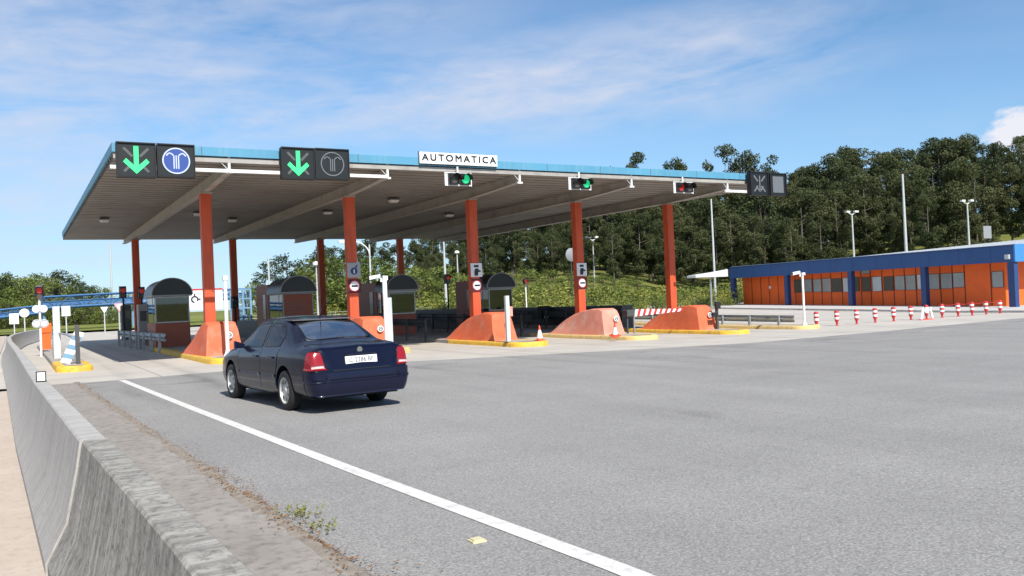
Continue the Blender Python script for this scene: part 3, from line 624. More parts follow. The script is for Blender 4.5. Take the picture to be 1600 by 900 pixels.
# ------------------------------------------------------------------ booths
def booth(cx, y0, rear, barrel, label, shade, hw=.68):
    x0, x1 = cx-hw, cx+hw; g = gz(cx, y0)+KH; t = thing('toll_booth', label, 'toll booth', (cx, y0, g), 'toll booths under the canopy')
    y1 = y0+barrel; H = 2.08; W0 = .98
    mb = MB(); mb.box(x0, x1, y0, y1, g, g+W0); mb.build('base_panel', 'booth_brown', t, bevel=.01)
    mb = MB(); f = .05
    for xa, ya in ((x0, y0), (x1-f, y0), (x0, y1-f), (x1-f, y1-f), (x0, y0+.62)): mb.box(xa, xa+f, ya, ya+f, g+W0+.001, g+H)
    mb.box(x0+f, x1-f, y0, y0+f, g+W0+.001, g+W0+f); mb.box(x0+f, x1-f, y0, y0+f, g+H-f, g+H); mb.box(x0, x0+f, y0+f, y1-f, g+H-f, g+H+.001); mb.box(x1-f, x1, y0+f, y1-f, g+H-f, g+H+.001)
    mb.build('frame', 'booth_frame', t)
    if shade:  # shutter over the window
        mb = MB(); mb.box(x0+f+.01, x1-f-.01, y0+.005, y0+.03, g+W0+f, g+H-f-.01)
        b = mb.build('shutter', 'booth_brown', t); mb = MB()
        for k in range(7):
            za = g+1.15+.09*k; bar(mb, x0+.12+.05*(k % 3), za, x0+1.0+.08*(k % 2), za+.08*((k*37) % 3), .022, y0+.004)
        mb.build('scribble', 'graffiti', b)
    else:
        mb = MB(); mb.box(x0+f+.002, x1-f-.002, y0+.02, y0+.03, g+W0+f, g+H-f); w = mb.build('window', 'booth_glass', t)
        mb = MB(); mb.box(x0+f, x1-f, y0-.012, y0-.001, g+W0+.01, g+W0+.05); mb.box(x0+f, x1-f, y0-.012, y0-.001, g+H-.06, g+H-.02); mb.box(x0+.01, x0+.05, y0-.012, y0-.001, g+W0+.051, g+H-.061); mb.box(x1-.05, x1-.01, y0-.012, y0-.001, g+W0+.051, g+H-.061); mb.build('window_trim', 'galv_light', w)
    if not shade:
        mb = MB(); mb.box(x0+.16, x0+.40, y0+.035, y0+.04, g+1.45, g+1.78); mb.box(x0+.20, x0+.34, y0+.035, y0+.04, g+1.18, g+1.38); mb.build('notice', 'sign_grey', t)
    mb = MB(); mb.box(x0+.01, x0+.02, y0+.67, y1-f, g+W0+.01, g+H-f); mb.box(x0+.01, x0+.02, y0+f, y0+.62, g+W0+.01, g+H-f); mb.build('side_window', 'booth_glass', t)
    mb = MB(); mb.box(x1-.03, x1-.01, y0+.05, y1-f, g+W0+.01, g+H-f); mb.box(x0+.05, x1-.04, y1-.06, y1-.04, g+.98, g+H); mb.build('inner_wall', 'booth_panel', t)
    mb = MB(); mb.box(x0+.25, x1-.25, y0+.35, y0+.75, g+.9, g+1.15); mb.tube([(cx-.1, y0+1.1, g+.9), (cx-.1, y0+1.1, g+1.5)], .14, 8); mb.build('counter', 'steel_dark', t)
    # barrel roof
    e = .1; n = 16; rows = []; hh = .68
    for yy in (y0-.12, y1+.06): rows.append([(cx-(hw+e)*cos(a), yy, g+H+.06+hh*sin(a)) for a in np.linspace(0, pi, n)])
    mb = MB(); mb.grid(rows); mb.f += [tuple(range(n)), tuple(range(2*n-1, n-1, -1))]; mb.m += [0, 0]; mb.build('barrel_roof', 'smoked', t, smooth=True, angle=40)
    mb = MB(); P = []
    for r in (1., 1.05):
        for yy in (y0-.15, y0-.10): P.append([(cx-(hw+e)*r*cos(a), yy, g+H+.06+hh*r*sin(a)) for a in np.linspace(0, pi, n)])
    mb.grid([P[0], P[2], P[3], P[1], P[0]]); mb.box(x0-.1, x1+.1, y0-.14, y1+.05, g+H+.002, g+H+.058); mb.build('roof_rim', 'booth_frame', t)
    if rear:
        mb = MB(); mb.box(x0-.02, x1+.02, y1+.07, y1+.07+rear, g, g+2.55); r_ = mb.build('rear_cabin', 'booth_brown', t, bevel=.01)
        mb = MB(); mb.box(x0-.04, x0-.021, y1+.5, y1+.95, g+.95, g+2.1); mb.build('rear_window', 'win_dark', r_)
BY = [37.9, 37.3, 37.6, 37.0]
booth(CX[0]+.02, BY[0], 0, 2.5, 'grey toll booth with curved dark roof between the two leftmost columns', False)
booth(CX[1]+.10, BY[1], 2.2, 2.3, 'toll booth with scribbled brown shutter behind the car roof', True)
booth(CX[2]+.10, BY[2], 2.6, 1.4, 'dark toll booth with big window behind the white camera post', False)
booth(CX[3]+.08, BY[3], 2.2, 1.3, 'toll booth with pale window behind the third orange column', False)
# cabinets behind the first booth
for px, w, y, h, m, l in ((198, .5, 53, 2.1, 'steel_dark', 'tall dark green cabinet by the guardrail end'), (226, .5, 41.6, 2.0, 'booth_panel', 'pale cabinet attached behind the leftmost booth')):
    x = ratio(px, 500)*y; t = thing('ticket_machine', l, 'ticket machine', (x, y, gz(x, y)+.0)); b = MB(); g = gz(x, y)
    b.box(x-w/2, x+w/2, y, y+.6, g, g+h); b.build('cabinet', m, t, bevel=.02); b = MB(); b.box(x-w/2+.06, x+w/2-.06, y-.012, y-.002, g+h-.75, g+h-.3); b.build('panel', 'win_dark', t)

# ------------------------------------------------------------------ guardrails
def guardrail(p0, p1, zt, label, m='galv', n=None):
    p0, p1 = Vector((*p0, 0)), Vector((*p1, 0)); d = (p1-p0); L_ = d.length; d.normalize(); nn = Vector((d.y, -d.x, 0))
    g0, g1 = gz(p0.x, p0.y), gz(p1.x, p1.y)
    t = thing('guardrail', label, 'guardrail', (p0.x, p0.y, g0), 'metal guardrails on the islands')
    prof = [(.0, 0), (.035, .02), (.04, .07), (.0, .12), (-.02, .155), (.0, .19), (.04, .24), (.035, .29), (0, .31)]
    mb = MB(); mb.grid([[tuple(p+nn*a+Vector((0, 0, gz(p.x, p.y)+zt-.31+z))) for a, z in prof] for p in (p0, p1)])
    mb.grid([[tuple(p+nn*(a-.012)+Vector((0, 0, gz(p.x, p.y)+zt-.31+z))) for a, z in prof] for p in (p0, p1)])
    mb.build('w_beam', m, t, smooth=True, fix=False)
    k = max(2, int(L_/2)+1)
    for i in range(k):
        p = p0+d*(L_*(.05+.9*i/(k-1))); b = MB(); q = p-nn*.10
        g = gz(p.x, p.y); b.box(q.x-.05, q.x+.05, q.y-.05, q.y+.05, g, g+zt); b.build('post', 'steel_dark' if m != 'galv' else 'galv', t)
guardrail((5.02, 35.4), (4.62, 48), .78, 'grey guardrail beside the leftmost toll booth')
guardrail((CX[1]-.62, 33.4), (CX[1]-.62, 37), .95, 'short guardrail behind the car, by the scribbled booth', 'steel_dark')  # inner rails from here: darker metal, the canopy's shade put into the colour
guardrail((CX[2]-.62, 33), (CX[2]-.62, 37.4), .95, 'dark guardrail in front of the booth with the big window', 'steel_dark')
guardrail((CX[3]-.62, 33), (CX[3]-.62, 48), .98, 'dark guardrail between the third and fourth orange columns', 'steel_dark')
guardrail((CX[4]-.62, 33), (CX[4]-.62, 48), .98, 'dark guardrail behind the barrier arm', 'steel_dark')
guardrail((30.35, 27.0), (30.35, 43), .62, 'grey guardrail on the yellow kerbed island right of the canopy')
def parapet(i, y0, y1, h, l):
    x = CX[i]+.15; g = gz(x, (y0+y1)/2); b = MB(); b.box(x-.25, x+.45, y0, y1, g+KH-.1, g+h); tag(b.build('low_wall', 'steel_dark', org=(x, y0, g), bevel=.02), l, 'low wall', 'dark low walls on the islands')  # wall colour set dark to stand in for the shade under the canopy
parapet(2, 42, 50, 1.05, 'dark low wall behind the booth with the big window'); parapet(3, 41.5, 50, 1.2, 'dark low wall behind the booth with the pale window'); parapet(4, 33.6, 49, 1.15, 'dark low wall behind the rightmost bullnose'); parapet(1, 42.5, 50, 1.0, 'dark low wall behind the scribbled booth')

# ------------------------------------------------------------------ posts, cameras
def pole(x, y, z0, z1, r, name, label, cat, m='white', base=True, group=None, lean=0):
    t = thing(name, label, cat, (x, y, z0), group); b = MB(); b.tube([(x, y, z0), (x+lean, y, z1)], r, 10); b.build('pole', m, t, smooth=True)
    if base: b = MB(); b.lathe([(r*2.4, 0), (r*2.4, .03), (r*1.6, .09), (r*1.1, .2)], (x, y, z0), 12); b.build('base', m, t, smooth=True)
    return t
def camhead(t, x, y, z, dx, dy, s=1.):
    a = math.atan2(dy, dx); R_ = lambda u, v, w: (x+cos(a)*u-sin(a)*v, y+sin(a)*u+cos(a)*v, z+w)
    b = MB(); b.hexa([R_(.02, -.08*s, .02), R_(.62*s, -.08*s, -.05), R_(.62*s, .08*s, -.05), R_(.02, .08*s, .02), R_(.02, -.08*s, .20*s), R_(.62*s, -.08*s, .12*s), R_(.62*s, .08*s, .12*s), R_(.02, .08*s, .20*s)]); c = b.build('camera_housing', 'white', t, bevel=.02)
    b = MB(); b.tube([R_(.621*s, 0, .03), R_(.64*s, 0, .028)], .055*s, 12); b.build('lens', 'black', c)
    b = MB(); b.tube([(x, y, z-.12), (x, y, z)], .05*s, 8); b.tube([R_(0, 0, -.02), R_(.2*s, 0, .04)], .035*s, 8); b.build('arm', 'white', t)
# white pole in front of mound 1
Y = 26.9; xw = ratio(354, 500)*Y; g = gz(xw, Y)+KH
t = pole(xw, Y, g, on(352, 437, Y=Y)[2], .055, 'slim_post', 'white slim post with small head in front of the leftmost bullnose', 'post'); z = on(352, 437, Y=Y)[2]
b = MB(); b.box(xw-.07, xw+.07, Y-.07, Y+.07, z-.02, z+.12); b.build('head', 'white', t, bevel=.01)
# white camera post by mound 2
Y = 25.6; x0 = ratio(604, 500)*Y; z1 = on(597, 436, Y=Y)[2]; g = gz(x0, Y)+KH
t = pole(x0, Y, g, z1, .075, 'camera_post', 'thick white camera post right of the dark car', 'camera post', base=False, lean=-.02)
b = MB(); b.box(x0-.08, x0+.08, Y-.07, Y+.07, z1-.05, z1+.10); b.build('cap', 'white', t, bevel=.02); camhead(t, x0-.13, Y, z1+.03, -1, .25, .6)
x0 = ratio(609, 500)*26.2; b = MB(); g = gz(x0, 26.2)+KH; zt = on(608, 465, Y=26.2)[2]; b.box(x0-.07, x0+.07, 26.14, 26.26, g, zt); tag(b.build('grey_post', 'galv_light', org=(x0, 26.2, g)), 'short grey square post just behind the thick camera post', 'post')
# grey post by mound 3
Y = 26.3; x0 = ratio(793, 500)*Y; g = gz(x0, Y)+KH; zt = on(793, 462, Y=Y)[2]; t = thing('grey_post', 'grey square post in front of the bright orange bullnose', 'post', (x0, Y, g))
b = MB(); b.box(x0-.075, x0+.075, Y-.06, Y+.06, g, zt); b.build('shaft', 'galv_light', t, bevel=.008); b = MB(); b.box(x0+.076, x0+.20, Y-.05, Y+.05, g+.9, g+1.25); b.build('side_box', 'mound_faded', t, bevel=.01); b = MB(); b.box(x0-.13, x0+.13, Y-.12, Y+.12, g, g+.03); b.build('base_plate', 'galv', t)
# right camera post
Y = 26.5; x0 = ratio(1256, 480)*Y; z1 = on(1254, 428, Y=Y)[2]; g = gz(x0, Y)+KH
t = pole(x0, Y, g, z1, .05, 'camera_post', 'slim white camera post on the yellow nose in front of the building', 'camera post'); b = MB(); b.box(x0-.06, x0+.12, Y-.07, Y+.07, z1-.06, z1+.06); b.build('cap', 'white', t, bevel=.01); camhead(t, x0-.15, Y, z1, -1, .1, .7)
# dark pole and black box, right island
Y = 27.5; x0 = ratio(1120, 490)*Y; g = gz(x0, Y)+.1; t = thing('signal_stand', 'short black post with box heads at the guardrail start', 'signal stand', (x0, Y, g)); b = MB(); b.box(x0-.05, x0+.05, Y-.05, Y+.05, g, g+1.2); b.build('post', 'steel_dark', t); b = MB(); b.box(x0-.16, x0+.1, Y-.16, Y-.051, g+.95, g+1.25); b.box(x0-.35, x0-.06, Y-.15, Y-.055, g+.62, g+.80); b.build('box', 'black_matt', t, bevel=.02)
# barrier arm
Y = 28.3; xa = ratio(990, 488)*Y; xb = ratio(1066, 486)*Y; za = on(990, 489, Y=Y)[2]; zb = on(1066, 484, Y=Y)[2]; t = thing('lane_gate', 'red and white striped lane barrier arm across the fourth lane', 'barrier', (xa, Y, gz(xa, Y)))
n = 18; P0 = [(xa+(xb-xa)*k/n, za+(zb-za)*k/n, .15-.10*k/n) for k in range(n+1)]; b = MB()
for k in range(n):
    b.mi = k % 2; (u, z, h), (u2, z2, h2) = P0[k], P0[k+1]; sh = -.09
    b.hexa([(u+sh*0, Y-.02, z-h), (u2, Y-.02, z2-h2), (u2, Y+.02, z2-h2), (u, Y+.02, z-h), (u+.10, Y-.02, z+h), (u2+.10, Y-.02, z2+h2), (u2+.10, Y+.02, z2+h2), (u+.10, Y+.02, z+h)])
b.build('arm', ['white_clean', 'red'], t)
g = gz(xa, Y); b = MB(); b.box(xa-.42, xa-.02, Y-.12, Y+.25, za-.14, za+.14); b.build('motor_box', 'steel_dark', t, bevel=.04); b = MB(); b.box(xa-.03, xa+.02, Y-.03, Y+.03, g, za-.14); b.build('leg', 'galv', t); b = MB(); b.box(xa-.36, xa-.30, Y+.0, Y+.06, g, za-.141); b.build('leg', 'steel_dark', t)
# monitor box between 3 and 4
Y = 40; x0 = ratio(853, 485)*Y; z = on(853, 485, Y=Y)[2]; t = thing('ticket_machine', 'small black ticket machine head left of the fourth orange column', 'ticket machine', (x0, Y, gz(x0, Y))); b = MB(); b.box(x0-.3, x0+.3, Y, Y+.4, z-.45, z+.25); b.build('head', 'black_matt', t, bevel=.03); b = MB(); b.box(x0-.12, x0+.12, Y+.1, Y+.3, gz(x0, Y), z-.451); b.build('stand', 'steel_dark', t); b = MB(); b.box(x0-.15, x0+.15, Y-.02, Y-.004, z-.42, z-.32); b.build('slot', 'sign_white', t)

# cones
def cone_mb(h, r):
    a = MB(); a.box(-r*1.25, r*1.25, -r*1.25, r*1.25, 0, .03)
    a.mi = 0; a.lathe([(r, .0301), (r*.85, .16*h)], n=14); a.mi = 1; a.lathe([(r*.85, .16*h+.0005), (r*.36, .68*h)], n=14); a.mi = 0; a.lathe([(r*.36, .68*h+.0005), (r*.12, h)], n=14); return a
p = G(843, 529, .0); o = cone_mb(.55, .13).build('traffic_cone', ['cone_red', 'white_clean'], smooth=True); o.location = (16.1, 26.0, gz(16, 26)+KH-.005) ; o.location.x = ratio(843, 515)*26.0; o.location.z = gz(16, 26)+KH
tag(o, 'upright white and red traffic cone in front of the third lane island', 'traffic cone', 'traffic cones')
o = cone_mb(.55, .13).build('traffic_cone', ['cone_red', 'white_clean'], smooth=True); x0 = ratio(961, 525)*25.9; o.location = (x0, 25.9, gz(x0, 25.9)+KH+.03); o.rotation_euler = (radians(18), radians(-14), 0)
tag(o, 'tilted pinkish traffic cone leaning by the pink bullnose', 'traffic cone', 'traffic cones')

# ------------------------------------------------------------------ traffic lights (red)
def tlight(px, py, Y, label, foot=None, m='black_matt', lit='red_lamp', hs=.30):
    c = on(px, py, Y=Y); x, z = c[0], c[2]; g = terr(x, Y) if foot is None else foot
    t = thing('traffic_light', label, 'traffic light', (x, Y, g), 'traffic lights on the lanes')
    b = MB(); b.tube([(x, Y, g), (x, Y, z-hs)], .045, 8); b.build('pole', m, t)
    b = MB(); b.box(x-.15, x+.15, Y-.1, Y+.12, z-hs-.05, z+.2); h = b.build('head', 'black', t, bevel=.03)
    b = MB(); disc(b, x, z, .115, Y-.105, 20); b.build('red_lens', lit, h); b = MB(); disc(b, x, z-.25, .10, Y-.105, 20); b.build('lower_lens', 'off_lamp', h)
    b = MB(); b.grid([[(x+.14*cos(q), Y+yy, z+.14*sin(q)) for q in np.linspace(0, pi, 10)] for yy in (-.11, -.3)]); b.build('visor', 'red' if lit == 'red_lamp' else 'black', h, fix=False)
    b = MB(); b.box(x-.2, x+.2, Y-.104, Y-.1005, z-.02, z+.21) if False else b.box(x-.17, x+.17, Y+.121, Y+.135, z-hs-.06, z+.22); b.build('backboard', 'black', h)
    return t, x, z
tlight(192, 454, 47, 'red traffic light on dark pole, left of the leftmost rear column'); tlight(221, 455, 46, 'red traffic light just right of the leftmost rear column')
tlight(699, 434, 46, 'red traffic light on black pole left of the third orange column'); tlight(821, 440, 55, 'red traffic light on pale pole between third and fourth columns', m='white', hs=.1)
tlight(367, 470, 44, 'dark unlit traffic light behind the leftmost bullnose', lit='off_lamp')
t, x, z = tlight(61, 454, 40, 'red traffic light above two pairs of round white signs', m='white', hs=.2)
for k, zz in enumerate((z-.75, z-1.35)):
    for s in (-1, 1):
        b = MB(); disc(b, x+s*.13, zz, .15 if k == 0 else .17, 39.92-.01*(s > 0), 24, .015); b.build('round_sign', 'sign_white', t); 
        if k: b = MB(); ring(b, x+s*.13, zz, .12, .15, 39.90-.01*(s > 0), 24); b.build('sign_rim', 'sign_grey', t)
# left island furniture
Y = 33; x0 = ratio(88, 500)*Y; g = KH; zt = on(88, 479, Y=Y)[2]; b = MB(); b.box(x0-.11, x0+.11, Y-.06, Y+.06, g, zt); tag(b.build('grey_post', 'galv_light', org=(x0, Y, g), bevel=.01), 'thick grey square post on the narrow island by the barrier', 'post')
Y = 28.6; x0 = ratio(121, 520)*Y; zt = on(121, 508, Y=Y)[2]; b = MB(); b.box(x0-.07, x0+.05, Y-.05, Y+.05, g, zt); tag(b.build('dark_post', 'steel_dark', org=(x0, Y, g), bevel=.01), 'short dark post on the rounded yellow nose', 'post')
Y = 28.9; t = thing('hazard_panel', 'leaning blue and white striped hazard panel on the narrow island', 'hazard panel', (ratio(104, 540)*Y, Y, g)); x0 = ratio(100, 540)*Y; n = 7
b = MB()
for k in range(n):
    b.mi = k % 2; u0, u1 = k/n, (k+1)/n
    def q(u, w, yy): return (x0-.12+.55*w*0+.42*u+.16*w, Y+yy+.0*u, g+1.02*u*0.9+.02+(1-w)*.05) 
    b.hexa([q(u0, 0, -.02), q(u0, 1.6, -.02), q(u0, 1.6, .02), q(u0, 0, .02), q(u1, 0, -.02), q(u1, 1.6, -.02), q(u1, 1.6, .02), q(u1, 0, .02)])
b.build('panel', ['white_clean', 'bridge_blue_pale'], t)
b = MB(); b.tube([(x0+.1, Y+.06, g), (x0+.34, Y+.06, g+.95)], .025, 6); b.build('strut', 'steel_dark', t)
Y = 32; b = MB(); x0 = ratio(100, 520)*Y; guard0 = on(100, 520, Y=Y); t = thing('bike_rail', 'low grey looped rail on the narrow island', 'rail', (x0, Y, g)); z = guard0[2]
b.tube([(x0-.25, Y+2, g), (x0-.25, Y+2, z), (x0+.05, Y, z-.05), (x0+.2, Y-2, z-.15), (x0+.2, Y-2, g)], .04, 6); b.build('tube', 'galv', t)
Y = 44; x0 = ratio(72, 512)*Y; z0, z1 = on(72, 520, Y=Y)[2], on(72, 505, Y=Y)[2]; b = MB(); b.box(x0-.22, x0+.22, Y-.2, Y+.2, z0, z1); b.box(x0-.18, x0+.18, Y-.16, Y+.16, KH-.02, z0-.001)
tag(b.build('orange_box', 'orange', org=(x0, Y, KH), bevel=.02), 'small orange box behind the white signal pole', 'box')

# ------------------------------------------------------------------ building
W0 = np.array([51.55, 29.0]); W1 = np.array([55.05, 56.0]); bd = (W1-W0)/np.linalg.norm(W1-W0); bn = np.array([bd[1], -bd[0]])   # bn points away (+X)
LB = float(np.linalg.norm(W1-W0))
def bp_(s, o, z): q = W0+bd*s+bn*o; return (q[0], q[1], z)
def bbox(b, s0, s1, o0, o1, z0, z1): b.hexa([bp_(s0, o0, z0), bp_(s1, o0, z0), bp_(s1, o1, z0), bp_(s0, o1, z0), bp_(s0, o0, z1), bp_(s1, o0, z1), bp_(s1, o1, z1), bp_(s0, o1, z1)])
def bs_(px, py, off=0.):    # station and height on the plane parallel to the front
    d = ray(px, py); o = W0+bn*off; # solve t*d.xy = o + s*bd
    A = np.array([[d[0], -bd[0]], [d[1], -bd[1]]]); tt, s = np.linalg.solve(A, o); return s, EYE+d[2]*tt
t = thing('service_building', 'long low orange building with dark blue roof band', 'building', bp_(0, 0, 0)); DEP = 11.5; WO = 1.3
b = MB(); bbox(b, 0, LB, 0, .12, 2.45, 3.46); bbox(b, .002, LB, .122, DEP, 2.47, 3.30); b.build('roof_band', 'blue_dark', t)
b = MB(); bbox(b, -.10, -.004, -.01, DEP, 2.44, 3.50); b.build('end_band', 'band_blue_lit', t)
for q_ in np.arange(1.5, LB, 2.25): b = MB(); bbox(b, q_-.012, q_+.012, -.004, -.001, 2.46, 3.45); b.build('band_seam', 'joint_blue', t)
b = MB(); bbox(b, -.02, LB, -.05, -.005, 3.40, 3.47); b.build('gutter', 'blue_post', t)
b = MB(); bbox(b, .1, LB-.1, .14, DEP-.1, 3.301, 3.50); b.hexa([bp_(-.12, 1.5, 3.505), bp_(14, 1.5, 3.502), bp_(14, DEP, 3.502), bp_(-.12, DEP, 3.505), bp_(-.12, 1.5, 3.80), bp_(14, 1.5, 3.56), bp_(14, DEP, 3.56), bp_(-.12, DEP, 3.8)]); b.build('roof', 'white_clean', t)
sw0 = bs_(1571, 440, WO)[0]; sw1 = bs_(1161, 450, WO)[0]
b = MB(); bbox(b, sw0, sw1, WO, DEP-.3, -.4, 2.468); b.build('wall', 'wall_orange', t)
b = MB(); s_ = sw0+.9
for px in (1175, 1189, 1202, 1216, 1229, 1243, 1256, 1270, 1284, 1299, 1316, 1332, 1346, 1361, 1379, 1397, 1414, 1432, 1449, 1470, 1489, 1508, 1549):
    b = MB(); s_, _ = bs_(px, 450, WO); bbox(b, s_-.035, s_+.035, WO-.012, WO-.001, -.2, 2.46); b.build('panel_joint', 'joint', t)
for px0, px1, y0, y1, m in ((1258, 1268, 436, 456, 'win_grey'), (1271.5, 1283, 436, 456, 'win_grey'), (1286, 1298, 435, 456, 'win_grey'), (1301, 1315, 435, 456, 'win_dark'), (1318, 1325, 434, 456, 'win_white'), (1334, 1342, 433, 455, 'win_dark'), (1348, 1360, 433, 455, 'win_dark'),
                        (1364, 1377, 432, 455, 'win_white'), (1382, 1395, 432, 454, 'win_dark'), (1399, 1413, 431, 453, 'win_grey'), (1416, 1430, 430, 453, 'win_grey'), (1434, 1440, 429, 452, 'win_white'), (1452, 1467, 428, 452, 'win_grey'), (1471, 1487, 427, 451, 'win_grey'), (1490, 1506, 426, 449, 'win_grey'),
                        (1551, 1567, 424, 449, 'win_grey'), (1346, 1359, 421, 428, 'win_grey'), (1242, 1253, 437, 457, 'win_dark')):
    sa, za = bs_(px0, y1, WO-.02); sb, zb = bs_(px1, y0, WO-.02); sa, sb = min(sa, sb), max(sa, sb)
    b = MB(); e = .022; z0, z1 = za, zb
    bbox(b, sa-e, sb+e, WO-.045, WO-.013, z0-e, z0); bbox(b, sa-e, sb+e, WO-.045, WO-.013, z1, z1+e); bbox(b, sa-e, sa, WO-.045, WO-.013, z0+.001, z1-.001); bbox(b, sb, sb+e, WO-.045, WO-.013, z0+.001, z1-.001)
    w = b.build('window', 'joint', t); b = MB(); bbox(b, sa+.001, sb-.001, WO-.03, WO-.014, z0+.001, z1-.001); b.build('pane', m, w)
for px, w in ((1143, .24), (1230, .2), (1330, .2), (1445, .2), (1583, .22)):
    s_, _ = bs_(px, 450, .15); s_ = min(max(s_, .2), LB-.25); b = MB(); bbox(b, s_-w, s_+w, .02, .36, -.45, 2.449); b.build('column', 'blue_post', t)
s_, z_ = bs_(1203, 449, WO-.05); b = MB(); bbox(b, s_-.12, s_+.12, WO-.06, WO-.013, z_-.12, z_+.12); b.build('wall_light', 'white_clean', t)
s_, z_ = .35, 2.75; b = MB(); bbox(b, s_-.14, s_+.14, -.16, -.004, z_-.14, z_+.14); b.build('corner_lamp', 'galv_light', t, bevel=.02)
# end wall windows (facing the road)
b = MB(); b.hexa([bp_(sw0-.05, 3.2, .9), bp_(sw0-.004, 3.2, .9), bp_(sw0-.004, 4.6, .9), bp_(sw0-.05, 4.6, .9), bp_(sw0-.05, 3.2, 2.1), bp_(sw0-.004, 3.2, 2.1), bp_(sw0-.004, 4.6, 2.1), bp_(sw0-.05, 4.6, 2.1)]); b.build('end_window', 'win_grey', t)
# pavement + kerb before the building
b = MB()
def pvt(s, o): q = W0+bd*s+bn*o; return (q[0], q[1])
rows = []
for s in np.arange(-16, LB+6, 1.):
    r_ = []
    for o, dz in ((-4.6, -.05), (-4.6, .12), (-4.42, .125), (DEP*.5, .125), (DEP+2, .125)):
        x, y = pvt(s, o); r_.append((x, y, gz(x, y)+dz))
    rows.append(r_)
b.grid(rows); struct('pavement', b, 'pavement')
# white porch roof left of the building
a = on(1087, 431, D=62); c = on(1137, 427, D=70); t = thing('porch_roof', 'pale white pointed awning left of the orange building', 'awning', tuple(a)); b = MB()
v = [a, c]; b.hexa([tuple(a+np.array([0, 0, -.12])), tuple(c+np.array([0, 0, -.25])), tuple(c+np.array([1.5, 1.5, -.25])), tuple(a+np.array([.5, 1.5, -.12])), tuple(a+np.array([0, 0, .05])), tuple(c+np.array([0, 0, .35])), tuple(c+np.array([1.5, 1.5, .35])), tuple(a+np.array([.5, 1.5, .05]))]); b.build('roof', 'white', t)
b = MB(); mid = (a+c)/2; b.tube([(mid[0]+.5, mid[1]+.8, terr(mid[0], mid[1])-.3), (mid[0]+.5, mid[1]+.8, mid[2]-.1)], .08, 8); b.build('support', 'galv', t)

# ------------------------------------------------------------------ bollards
t0 = None
bpx = (1275, 1307, 1338, 1367, 1396, 1423, 1447.5, 1472, 1497, 1519, 1541, 1563)
ord_ = ['first', 'second', 'third', 'fourth', 'fifth', 'sixth', 'seventh', 'eighth', 'ninth', 'tenth', 'eleventh', 'last']
BP = []
for k, px in enumerate(bpx):
    Y = 27.3-.06*k; x = ratio(px, 490)*Y; g = gz(x, Y); BP.append((x, Y, g))
    lab = f'{ord_[k]} red and white bollard from the left in the row before the building'
    if k == 0:
        t0 = thing('bollard', lab, 'bollard', (0, 0, 0), 'red and white bollards in front of the building')
        b = MB(); b.lathe([(.10, 0), (.10, .02), (.045, .05), (.06, .16), (.115, .30), (.12, .74), (.10, .79), (.03, .81)], n=14); c = b.build('body', 'red', t0, smooth=True)
        b = MB(); b.lathe([(.118, .33), (.1215, .34), (.1235, .45), (.12, .455)], n=14); b.build('white_band', 'white_clean', c, smooth=True)
        b = MB(); b.lathe([(.12, .56), (.1235, .565), (.1235, .67), (.12, .675)], n=14); b.build('white_band', 'white_clean', c, smooth=True)
        t0.location = (x, Y, g); t0.scale = (.88, .88, .88)
    else: dup(t0, (x, Y, g), lab, s=.88)
for k in range(7, 11):
    a, c = Vector(BP[k]), Vector(BP[k+1]); b = MB(); pts = [a.lerp(c, u/8)+Vector((0, 0, .69-.16*4*(u/8)*(1-u/8)*.5)) for u in range(9)]; b.tube(pts, .013, 5)
    tag(b.build('chain', 'red', org=tuple(a)), f'red plastic chain hanging between the {ord_[k]} and {ord_[k+1]} bollard', 'chain', 'chains between the bollards')
x, Y = ratio(1447.5)*26.3, 26.3; g = gz(x, Y); t = thing('trestle', 'low white trestle standing among the bollards', 'trestle', (x, Y, g))
for s in (-1, 1): b = MB(); b.hexa([(x+s*.45-.06, Y-.03, g), (x+s*.45+.06, Y-.03, g), (x+s*.45+.06, Y+.03, g), (x+s*.45-.06, Y+.03, g), (x+s*.28-.05, Y-.03, g+.62), (x+s*.28+.05, Y-.03, g+.62), (x+s*.28+.05, Y+.03, g+.62), (x+s*.28-.05, Y+.03, g+.62)]); b.build('leg', 'white_clean', t)
b = MB(); b.box(x-.22, x+.22, Y-.02, Y+.02, g+.42, g+.54); b.build('crossbar', 'white_clean', t); b = MB(); b.box(x-.55, x+.55, Y-.06, Y+.06, g, g+.04); b.build('foot_board', 'cone_red', t)

